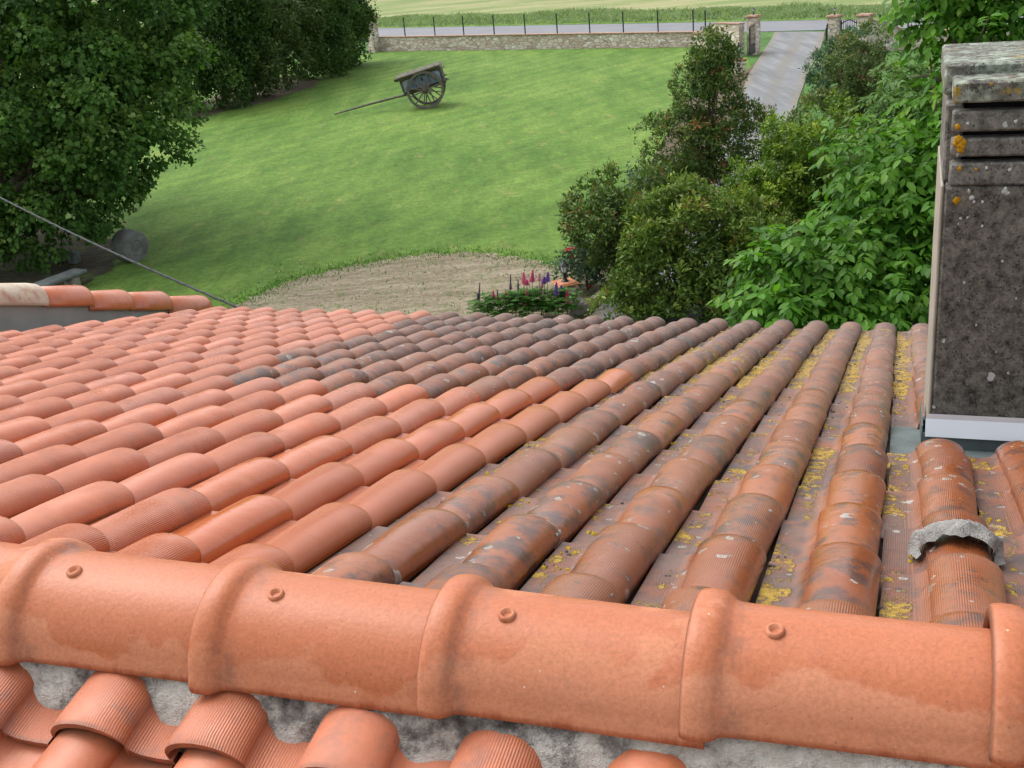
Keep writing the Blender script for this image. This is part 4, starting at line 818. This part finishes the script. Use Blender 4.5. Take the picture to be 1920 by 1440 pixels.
# lupins
def petal(c): return simple('lupin_petal_%d' % int(c[0]*1000), c, .6, .35, 40)
PCOL = {'pink': (petal((.68, .15, .30)), 'pink'), 'magenta': (petal((.58, .05, .20)), 'deep magenta'), 'pale': (petal((.70, .42, .48)), 'pale pink'), 'violet': (petal((.20, .09, .42)), 'violet'), 'dark': (petal((.16, .10, .20)), 'dark purple'), 'salmon': (petal((.60, .24, .21)), 'salmon')}
LUP = {'lupin clump with thin faded spikes, outermost on the bare earth': [(215, 505, 690, 'dark'), (210, 620, 690, 'dark'), (370, 600, 690, 'pink'), (415, 585, 720, 'dark'), (440, 650, 730, 'pink')],
       'lupin clump with small pink and dark spikes in front of the soil': [(500, 610, 710, 'pink'), (550, 420, 590, 'dark'), (630, 480, 590, 'dark'), (605, 725, 805, 'pink'), (660, 640, 700, 'pink')],
       'lupin clump with tall deep magenta and salmon spikes': [(690, 400, 530, 'pink'), (780, 378, 515, 'magenta'), (722, 480, 545, 'pink'), (716, 580, 705, 'salmon'), (700, 740, 790, 'salmon')],
       'lupin clump with pale pink and lilac spikes beside the lamp pillar': [(855, 418, 500, 'pale'), (880, 470, 570, 'pale'), (908, 450, 530, 'violet'), (940, 400, 510, 'violet'), (860, 550, 660, 'pale'), (885, 600, 670, 'pale')],
       'lupin clump with violet and magenta spikes hiding the lamp pillar foot': [(1035, 510, 650, 'violet'), (1085, 540, 660, 'violet'), (1155, 590, 730, 'magenta')]}
def lupins():
    for i, (lab, sp) in enumerate(LUP.items()):
        xs = [860+q[0]/5.647 for q in sp]; cxp = sum(xs)/len(xs); Y0 = 19.2 - .1*(i == 4); g = at(cxp, 600, Y0); g[2] = 0; e = empty('lupin_plant', g); tag(e, lab, 'flower', 'lupins by the eaves')
        n = 190; r = np.random.default_rng(300+i); ang = r.uniform(0, 2*math.pi, n); rr = r.uniform(.03, .30, n); c = np.stack([g[0]+np.cos(ang)*rr*1.2, g[1]+np.sin(ang)*rr, r.uniform(.22, .58, n)-rr*.4], 1); Bs, Ds, Ns = [], [], []
        for k in range(8):
            a = ang + k*math.pi/4; Bs.append(c); Ds.append(unit(np.stack([np.cos(a), np.sin(a), np.full(n, .25)], 1) + r.normal(0, .12, (n, 3)))); Ns.append(unit(np.array([0, 0, 1.])+r.normal(0, .25, (n, 3))))
        m = n*8; leaves_mesh('foliage', np.concatenate(Bs), np.concatenate(Ds), np.concatenate(Ns), r.uniform(.055, .10, m), np.full(m, .30), L_LUP, e, r.uniform(0, 1, m), .1)
        for j, (x, y0, y1, c_) in enumerate(sp):
            X = 860+x/5.647; Y = Y0 + r.uniform(-.12, .12); t = at(X + r.normal(0, 1.5), 440+y0/5.647, Y); b_ = at(X, 440+y1/5.647, Y); q = MB(); ft = np.array([lerp(g[0], b_[0], .8), lerp(g[1], b_[1], .8), .08]); thin = c_ == 'dark' 
            H_ = np.linalg.norm(t-b_); 
            for k in range(int(10+H_*60)):
                f = (k+.5)/int(10+H_*60); p = lerp(b_, t, f); R_ = (.039 if not thin else .018)*(1.05-f)**.62*r.uniform(.6, 1.35); 
                for w in range(5):
                    a = w*2*math.pi/5 + k*.63; o_ = np.array([math.cos(a), math.sin(a), .5]); u2 = np.array([-math.sin(a), math.cos(a), 0]); s_ = .013*(1.1-f*.5)
                    q.add([p+o_*R_*.3, p+o_*R_+u2*s_, p+o_*R_*1.15+[0, 0, .012], p+o_*R_-u2*s_], [(0, 1, 2, 3)])
            so_ = q.build('flower_spike', PCOL[c_][0], e); so_['label'] = PCOL[c_][1] + ' flower spike'
            s2 = MB(); s2.tube([ft, (ft+b_)/2, b_, lerp(b_, t, .95)], [.008, .007, .006, .003], 5); s2.build('stem', L_STEM, so_)
L_STEM = simple('green_stem', (.10, .17, .05), .7)
lupins()

# ================================================================== WALLS, GATE, POSTS
def wall_run(name, label, pts, hs_, th, cope=.05, cat='wall', cw=.04):
    P = [np.array(p) for p in pts]; e = empty(name, (P[0][0], P[0][1], 0)); tag(e, label, cat)
    nrm = []
    for i in range(len(P)): t = P[min(i+1, len(P)-1)] - P[max(i-1, 0)]; t = t/np.linalg.norm(t); nrm.append(np.array([-t[1], t[0], 0]))
    def strip(z0, z1, w):
        V = []
        for i, p in enumerate(P):
            for s, z in ((-1, z0[i]), (1, z0[i]), (1, z1[i]), (-1, z1[i])): q = p + nrm[i]*s*w/2; V.append((q[0], q[1], z))
        F = []; m = len(P)
        for i in range(m-1):
            for k in range(4): F.append((i*4+k, i*4+(k+1) % 4, (i+1)*4+(k+1) % 4, (i+1)*4+k)[::-1])
        F += [(0, 1, 2, 3), tuple((m-1)*4+k for k in (3, 2, 1, 0))]; return MB().add(V, F)
    strip([-.1]*len(P), [h-cope for h in hs_], th).build('stonework', M_STONE, e); strip([h-cope for h in hs_], hs_, th+cw*2).build('coping', M_BRICK, e); return e
def pillar(name, label, p, w, h, yaw, capw=.06, caph=.09, cat='pillar', group=None):
    e = empty(name, (p[0], p[1], 0)); tag(e, label, cat, group); R = rotz(yaw); b = MB(); b.box((p[0], p[1], (h-caph)/2-.05), (w, w, h-caph+.1), R, .02); b.build('stonework', M_STONE, e)
    b = MB(); b.box((p[0], p[1], h-caph*.65), (w+capw*2, w+capw*2, caph*.7), R, .012); b.box((p[0], p[1], h-caph*.14), (w+capw*.7, w+capw*.7, caph*.32), R, .01); b.build('cap', M_BRICK, e); return e
def lantern(label, p, z, h, yaw=.3, group='lanterns'):
    e = empty('lantern', (p[0], p[1], z)); tag(e, label, 'lantern', group); s = h/.42; c = np.array([p[0], p[1], z])
    b = MB(); b.lathe([(.075*s, 0), (.075*s, .012*s), (.05*s, .02*s), (.035*s, .06*s), (.022*s, .11*s), (.030*s, .13*s), (.018*s, .15*s), (.05*s, .17*s), (.055*s, .178*s)], c, 12); b.build('base', M_IRON, e, smooth=True)
    b = MB(); b.lathe([(.045*s, .18*s), (.075*s, .30*s)], c, 6); b.build('glass', M_GLASS, e)
    b = MB()
    for k in range(6):
        a = k*math.pi/3; d = np.array([math.cos(a), math.sin(a), 0]); b.tube([c+d*.047*s+[0, 0, .178*s], c+d*.078*s+[0, 0, .302*s]], .006*s, 5)
    b.build('frame', M_IRON, e)
    b = MB(); b.lathe([(.095*s, .298*s), (.090*s, .312*s), (.04*s, .36*s), (.018*s, .375*s), (.014*s, .40*s), (.018*s, .408*s), (.003*s, .42*s)], c, 6); b.build('lid', M_IRON, e); return e
WA, WB = gp(712, 96), gp(1302, 88); wd = (WB-WA)/np.linalg.norm(WB-WA); wn = np.array([-wd[1], wd[0], 0]); yaw = math.atan2(wd[1], wd[0])
ppm = lambda p: F_PX/((p-CAM) @ FW)
hgt = lambda px, p: px/ppm(np.array(p))*1.0
WA_ = WA; hA = .80
wall_run('boundary_wall', 'long low pale stone wall with brick coping along the lawn end', [WA + wn*.15, lerp(WA, WB, .5) + wn*.15, WB + wn*.15], [.84, .80, .74], .30)
C_, D_ = gp(1348, 101), gp(1402, 105)
wall_run('gate_wall', 'taller stone wall section sweeping up to the gate pillar', [WB+wn*.15+wd*.05, lerp(WB+wn*.15, C_, .35), lerp(WB+wn*.15, C_, .7), C_+np.array([0, .1, 0]), D_+np.array([-.25, .1, 0])], [.74, .80, 1.12, 1.42, 1.46], .30)
pa = gp(705, 98); pillar('corner_pillar', 'square stone pillar ending the long boundary wall by the trees', pa + wn*.15 - wd*.25, .55, 2.0, yaw)
# posts on the wall
def posts():
    mb = MB(); mb.box((0, 0, .52), (.055, .055, 1.04), None, .006); mb.box((0, 0, 1.048), (.062, .062, .016), None, .004); first = mb.build('fence_post', M_POST)
    px = [709, 760, 816, 870, 927, 985, 1045, 1106, 1169, 1234, 1300, 1328]; ordn = ['first black fence post, set against the corner pillar', 'second black fence post from the corner pillar', 'third black fence post from the corner pillar', 'fourth black fence post from the corner pillar', 'fifth black fence post from the corner pillar', 'sixth black fence post from the corner pillar', 'seventh black fence post from the corner pillar', 'eighth black fence post from the corner pillar', 'fourth black wall post back from the gate wall', 'third black wall post back from the gate wall', 'second black wall post back from the gate wall', 'short black post on the rising end of the gate wall']
    for i, x in enumerate(px):
        # where the sight line at x crosses the wall's centre line
        lo, hi = -.1, 1.15
        f = lambda t: (lambda c: 960 + F_PX*(c @ RT)/(c @ FW))(lerp(WA, WB, t)+wn*.15+np.array([0, 0, .8])-CAM)
        for k in range(40):
            mid = (lo+hi)/2
            if f(mid) < x: lo = mid
            else: hi = mid
        p = lerp(WA, WB, lo) + wn*.15; o = first if i == 0 else first.copy()
        if i: COL.objects.link(o)
        z = lerp(.84, .74, min(max(lo, 0), 1)); z = .80+.0 if x == 1328 else z
        if x == 1328: p = lerp(WB+wn*.15, C_, .45)
        o.location = (p[0], p[1], z-.01); o.rotation_euler = (0, 0, yaw); tag(o, ordn[i], 'fence post', 'fence posts on the stone walls')
    q = [(1650, 27, 38, 'short black fence post on the swept wall beside the third pillar', .35), (1703, 20, 60, 'black fence post on the low wall below the walnut leaves', 1.0)]
    return first, q
POST, QP = posts()
# gate pillars
GL, GR = gp(1413, 101), gp(1563, 101)
gy = math.atan2((GR-GL)[1], (GR-GL)[0])
hp = lambda p, ytop: (lambda d: CAM_H + d[2]*(p[1]/d[1]))(ray(p_x(p), ytop))
def p_x(p): c = np.array(p)-CAM; return 960+F_PX*(c @ RT)/(c @ FW)
hL = hp(GL, 28); hR = hp(GR, 28)
pillar('gate_pillar', 'stone gate pillar with lantern on the lawn side of the drive', GL, .46, hL, gy, group='gate pillars'); pillar('gate_pillar', 'stone gate pillar with lantern between drive gate and side gate', GR, .46, hR, gy, group='gate pillars')
lantern('small black lantern on the gate pillar at the lawn side', GL, hL, .36); lantern('small black lantern on the gate pillar beside the side gate', GR, hR, .36)
G3 = gp(1620, 98); h3 = hp(G3, 26); pillar('gate_pillar', 'wide stone pillar without lantern on the far side of the side gate', G3, .52, h3, gy, group='gate pillars')
def gate(name, label, p0, p1, h, solid=.35, arch=.12, nbar=9):
    p0, p1 = np.array(p0), np.array(p1); e = empty(name, (p0[0], p0[1], 0)); tag(e, label, 'gate', 'iron gates'); d = (p1-p0); L = np.linalg.norm(d); d /= L; R = frame(d, np.array([0, 0, 1.])); c = (p0+p1)/2; z0 = .08
    b = MB(); top = lambda t: h - arch*(1-math.sin(math.pi*t))
    for t in (0.0, 1.0): q = p0+d*L*t; b.box((q[0], q[1], (z0+h)/2), (.06, .05, h-z0), R)
    for z in (z0+.03, z0+solid, ): b.box((c[0], c[1], z), (L-.06, .04, .05), R)
    pts = [p0+d*L*t+np.array([0, 0, top(t)]) for t in np.linspace(0, 1, 9)]; b.tube(pts, .022, 6); b.build('frame', M_IRON, e)
    b = MB(); b.box((c[0], c[1], z0+solid/2+.01), (L-.06, .012, solid-.02), R); b.build('panel', simple('iron_panel', (.03, .033, .038), .5), e)
    for k in range(1, nbar+1):
        t = k/(nbar+1); q = p0+d*L*t; b = MB(); b.tube([q+[0, 0, z0+solid], q+[0, 0, top(t)+.08]], .011, 5); b.lathe([(.02, 0), (.02, .01), (.001, .06)], q+np.array([0, 0, top(t)+.07]), 6); b.build('bar', M_IRON, e)
gate('drive_gate', 'open iron gate leaf swung in against the stone wall', gp(1424, 97)+[.0, -.05, 0], gp(1406, 107), hL-.42, .42, .05, 8)
gate('drive_gate', 'open iron gate leaf seen edge on beside the blue green bush', gp(1552, 98)+[0, -.1, 0], gp(1548, 108), hR-.42, .42, .05, 8)
gate('side_gate', 'small arched iron gate between two stone pillars', GR+(G3-GR)/np.linalg.norm(G3-GR)*.30, G3-(G3-GR)/np.linalg.norm(G3-GR)*.34, hR-.25, .5, .16, 6)
W0, W1, W2 = gp(1634, 97), gp(1702, 92), gp(1960, 80)
def hw(p, y): return hp(p, y)
m1, m2 = lerp(W0, W1, .45), lerp(W0, W1, .75); up_ = np.array([0, .15, 0])
wall_run('side_wall', 'stone wall sweeping down from the third pillar below the walnut', [W0+up_, m1+up_, m2+up_, W1+up_, W2+up_], [hw(W0, 37), hw(m1, 41), hw(m2, 51), hw(W1, 60), hw(W1, 60)+.02], .30)
for px, yt, yb, lab, hh in QP:
    t = (px-1634)/68; p = lerp(W0, W1, t)+up_; o = POST.copy(); COL.objects.link(o); z = hp(p, yb); o.location = (p[0], p[1], z-.05); o.rotation_euler = (0, 0, gy); o.scale = (1, 1, max(.25, (hp(p, yt)-z+.05)/1.056)); tag(o, lab, 'fence post', 'fence posts on the stone walls')
# two low lamp pillars in the garden
L1 = gp(1063, 578); h1 = hp(L1, 527); pillar('lamp_pillar', 'low stone pillar with terracotta cap behind the lupins', L1, .30, h1, .35, .05, .05, group='lamp pillars'); lantern('black lantern on the low pillar among lupins and roses', L1, h1, .40)
L2 = gp(1385, 140); h2 = hp(L2, 110); pillar('lamp_pillar', 'low stone pillar on the lawn corner beside the drive', L2, .42, h2, .25, .05, .06, group='lamp pillars'); lantern('black lantern with pale glass on the low pillar by the drive', L2, h2, .66)
M_CAPT = simple('terracotta_cap', (.42, .17, .08), .8, .3, 10)
for o in bpy.data.objects:
    if o.name.startswith('cap') and o.parent and o.parent.name.startswith('lamp_pillar'): o.data.materials[0] = M_CAPT

# ================================================================== ROCKS, ROLLER, SLAB
def rock(label, p, s, seed, mat=M_ROCK, group='rocks edging the drive', name='rock'):
    r = np.random.default_rng(seed); bm_n, bm_m = 9, 14; P = np.zeros((bm_n, bm_m+1, 3)); ph = r.uniform(0, 6, 6)
    for i in range(bm_n):
        a = math.pi*i/(bm_n-1)
        for j in range(bm_m+1):
            b = 2*math.pi*(j % bm_m)/bm_m; d = np.array([math.sin(a)*math.cos(b), math.sin(a)*math.sin(b), math.cos(a)]); k = 1+.16*math.sin(3*d[0]+ph[0])+.13*math.sin(4*d[1]+ph[1])+.12*math.sin(5*d[2]+ph[2])+.06*math.sin(9*d[0]+ph[3]); P[i, j] = np.array(p)+d*k*np.array(s)+[0, 0, s[2]*.5]
    b = MB(); b.grid(P); o = b.build(name, mat, smooth=True); return tag(o, label, 'rock', group)
for i, (x, y, s, lab) in enumerate([(1092, 584, (.24, .2, .16), 'brown grey rock beside the lupin leaves at the eaves'), (1125, 560, (.16, .14, .10), 'small grey rock half hidden under the red tipped shrub'), (1155, 552, (.12, .12, .10), 'pale rock lying on the drive edge under the shrubs'), (1262, 400, (.36, .3, .24), 'large tan rock showing between the tall and the rounded shrubs'), (1538, 128, (.25, .2, .15), 'pinkish rock beside the drive near the gate')]): rock(lab, gp(x, y), s, 500+i, M_ROCK)
def roller():
    c = gp(252, 489); ax = np.array([.80, -.60, -.05]); ax = ax/np.linalg.norm(ax); R = .37; ln = .46; z = np.array([0, 0, 1.]); s_ = np.cross(z, ax); s_ = s_/np.linalg.norm(s_); M = np.stack([s_, np.cross(ax, s_), ax], 1)
    e = empty('stone_roller', c); tag(e, 'round mossy stone roller lying on the grass under the cable', 'stone roller'); b = MB(); b.lathe([(.06, -ln/2+.03), (R*.93, -ln/2), (R, -ln/2+.04), (R*1.015, 0), (R, ln/2-.04), (R*.93, ln/2), (R*.80, ln/2+.006), (R*.45, ln/2+.012), (R*.40, ln/2-.006), (.02, ln/2-.010)], c+np.array([0, 0, R*.96])-ax*.05, 32, M); b.build('drum', M_DARKSTONE, e, angle=35)
roller()
def blocks():
    for i, (x, y, sz, yw, lab) in enumerate([(114, 491, (.42, .3, .26), .5, 'pale grey stone block standing in the shade under the tree'), (141, 494, (.22, .24, .30), -.3, 'small stone block beside the pale grey block')]):
        c = gp(x, y); b = MB(); b.box(c+np.array([0, 0, sz[2]/2]), sz, rotz(yw) @ np.array([[1, 0, .08], [0, 1, 0], [-.08, 0, 1]]), .03); tag(b.build('stone_block', M_SLAB), lab, 'stone block', 'stones under the big tree')
    a, b_ = gp(62, 540, .30), gp(138, 512, .30); d = b_-a; L = np.linalg.norm(d)*1.55; c = lerp(a, b_, .42); R = frame(d, np.array([0, 0, 1.])); e = empty('stone_bench', (c[0], c[1], 0)); tag(e, 'low grey stone slab bench in the shade behind the gable wall', 'bench'); m = MB(); m.box(c+[0, 0, .0], (L, .42, .08), R, .02); m.build('slab', M_SLAB, e)
    for t in (-.32, .32): q = c + d/np.linalg.norm(d)*L*t; m = MB(); m.box((q[0], q[1], .13), (.22, .32, .28), R, .03); m.build('support', M_ROCK, e)
blocks()

# ================================================================== CART
def cart():
    wc = gp(801, 204); sh_end = gp(627, 216); fwd = (sh_end-wc)*np.array([1, 1, 0]); fwd = fwd/np.linalg.norm(fwd); z = np.array([0, 0, 1.]); side = np.array([-fwd[1], fwd[0], 0])
    if side[1] < 0: side = -side      # away from the viewer
    rot = rad(-6); fwd = fwd*math.cos(rot)+side*math.sin(rot); side = np.array([-fwd[1], fwd[0], 0]); side = side if side[1] > 0 else -side
    Rw = .72; track = 1.25; e = empty('farm_cart', wc); tag(e, 'old two wheeled wooden farm cart with blue side panels on the lawn', 'cart')
    P = lambda f, s, h: wc + fwd*f + side*s + z*h
    tilt = rad(13); cf, sf = math.cos(tilt), math.sin(tilt); axz = Rw
    Q = lambda f, s, h: P(f*cf + h*sf, s, axz - f*sf + h*cf)        # cart frame, tipped down to the shafts
    Rc = np.stack([fwd*cf - z*sf, side, fwd*sf + z*cf], 1)
    if np.linalg.det(Rc) < 0: Rc[:, 1] *= -1
    for s in (0, track):
        w = MB(); n = 40; th = np.arange(n+1)*2*math.pi/n
        prof = [(Rw, -.035), (Rw, .035), (Rw-.085, .03), (Rw-.085, -.03), (Rw, -.035)]; G = np.array([[P(math.cos(t)*r, s+o, axz+math.sin(t)*r) for t in th] for r, o in prof]); w.grid(G); wo_ = w.build('wheel', M_WHEEL, e, angle=40); 
        t_ = MB(); prof = [(Rw+.014, -.034), (Rw+.014, .034), (Rw-.001, .036), (Rw-.001, -.036), (Rw+.014, -.034)]; G = np.array([[P(math.cos(t)*r, s+o, axz+math.sin(t)*r) for t in th] for r, o in prof]); t_.grid(G); t_.build('tyre', simple('iron_tyre', (.10, .085, .075), .7), wo_, angle=40)
        for k in range(12):
            a = (k+.35)*math.pi/6; b = MB(); b.tube([P(math.cos(a)*.08, s-.02, axz+math.sin(a)*.08), P(math.cos(a)*(Rw-.06), s, axz+math.sin(a)*(Rw-.06))], [.032, .022], 6); b.build('spoke', M_WHEEL, wo_)
        b = MB(); M = np.stack([fwd, z, side], 1); b.lathe([(.05, -.20), (.075, -.19), (.09, -.10), (.12, -.05), (.12, .06), (.09, .12), (.06, .16)], P(0, s, axz), 14, M); b.build('hub', M_WOOD, wo_, smooth=True)
    b = MB(); b.tube([P(0, -.05, axz), P(0, track+.05, axz)], .045, 8); b.build('axle', M_IRON, e)
    # bed and sides
    Lf, Lb = .86, -.80; b = MB(); s0, s1 = .16, track-.16
    b.box(Q((Lf+Lb)/2, (s0+s1)/2, .10), (Lf-Lb, s1-s0, .05), Rc, .008)
    for s in (s0+.06, s1-.06): b.box(Q(.0, s, .045), (Lf-Lb+.1, .09, .09), Rc, .008)
    b.build('bed', M_WOOD, e)
    for s in (s0, s1):
        o = MB(); o.box(Q((Lf+Lb)/2, s, .37), (Lf-Lb-.02, .03, .50), Rc, .006); sp_ = o.build('side_panel', M_WOOD, e)
        sg = -1 if s == s0 else 1
        for f0, f1, nm in ((-.74, -.27, 0), (-.25, .27, 1), (.29, .80, 2)):
            o = MB(); m_ = 7; G = np.zeros((m_, 9, 3))
            for a in range(m_):
                for c in range(9):
                    u1, v1 = a/(m_-1), c/8; G[a, c] = Q(lerp(f0, f1, u1), s + sg*(.019+.035*math.sin(math.pi*u1)), .14+.44*v1*(1 - .10*(2*u1-1)**2))
            o.grid(G); bo = o.build('blue_panel', M_BLUE, sp_, smooth=True)
        if s == s0:
            o = MB(); M = np.stack([fwd*cf - z*sf, fwd*sf + z*cf, -side], 1); o.lathe([(.075, 0), (.08, .008), (.05, .010), (.048, .004), (.01, .004)], Q(.02, s-.058, .42), 16, M); o.build('ring_mark', simple('dark_ring', (.03, .04, .10), .7), sp_)
        o = MB(); o.box(Q((Lf+Lb)/2+.08, s + sg*.10, .70), (Lf-Lb+.22, .24, .055), frame_tilt(Rc, sg*rad(-28)), .008); o.box(Q((Lf+Lb)/2+.06, s, .645), (Lf-Lb+.1, .07, .07), Rc, .006); o.build('top_rail', M_WOODL, e)
    o = MB(); o.box(Q(Lf, (s0+s1)/2, .40), (.04, s1-s0-.04, .52), Rc, .006); o.build('front_board', M_WOOD, e)
    o = MB(); o.box(Q(Lb, (s0+s1)/2, .40), (.04, s1-s0-.04, .52), Rc, .006); o.build('tail_board', M_WOOD, e)
    for h in (.30, .62, .10): o = MB(); o.tube([Q(Lb-.20, s0+.02, h), Q(Lb+.05, s0+.03, h)], .03, 6); o.build('peg', M_WOODL, e)
    for s in (s0+.06,):
        a = Q(.75, s, .045); d = gp(627, 216) if s < .6 else gp(627, 216) + side*(s1-s0-.12); d = a + (d-a)*1.0; d[2] = .04; o = MB(); o.tube([Q(-.75, s, .03), a, lerp(a, d, .5)+z*.02, d], [.045, .05, .045, .03], 8); o.build('shaft', M_WOODL, e, smooth=True)
def frame_tilt(Rc, a):
    c, s = math.cos(a), math.sin(a); return Rc @ np.array([[1, 0, 0], [0, c, -s], [0, s, c]])
cart()
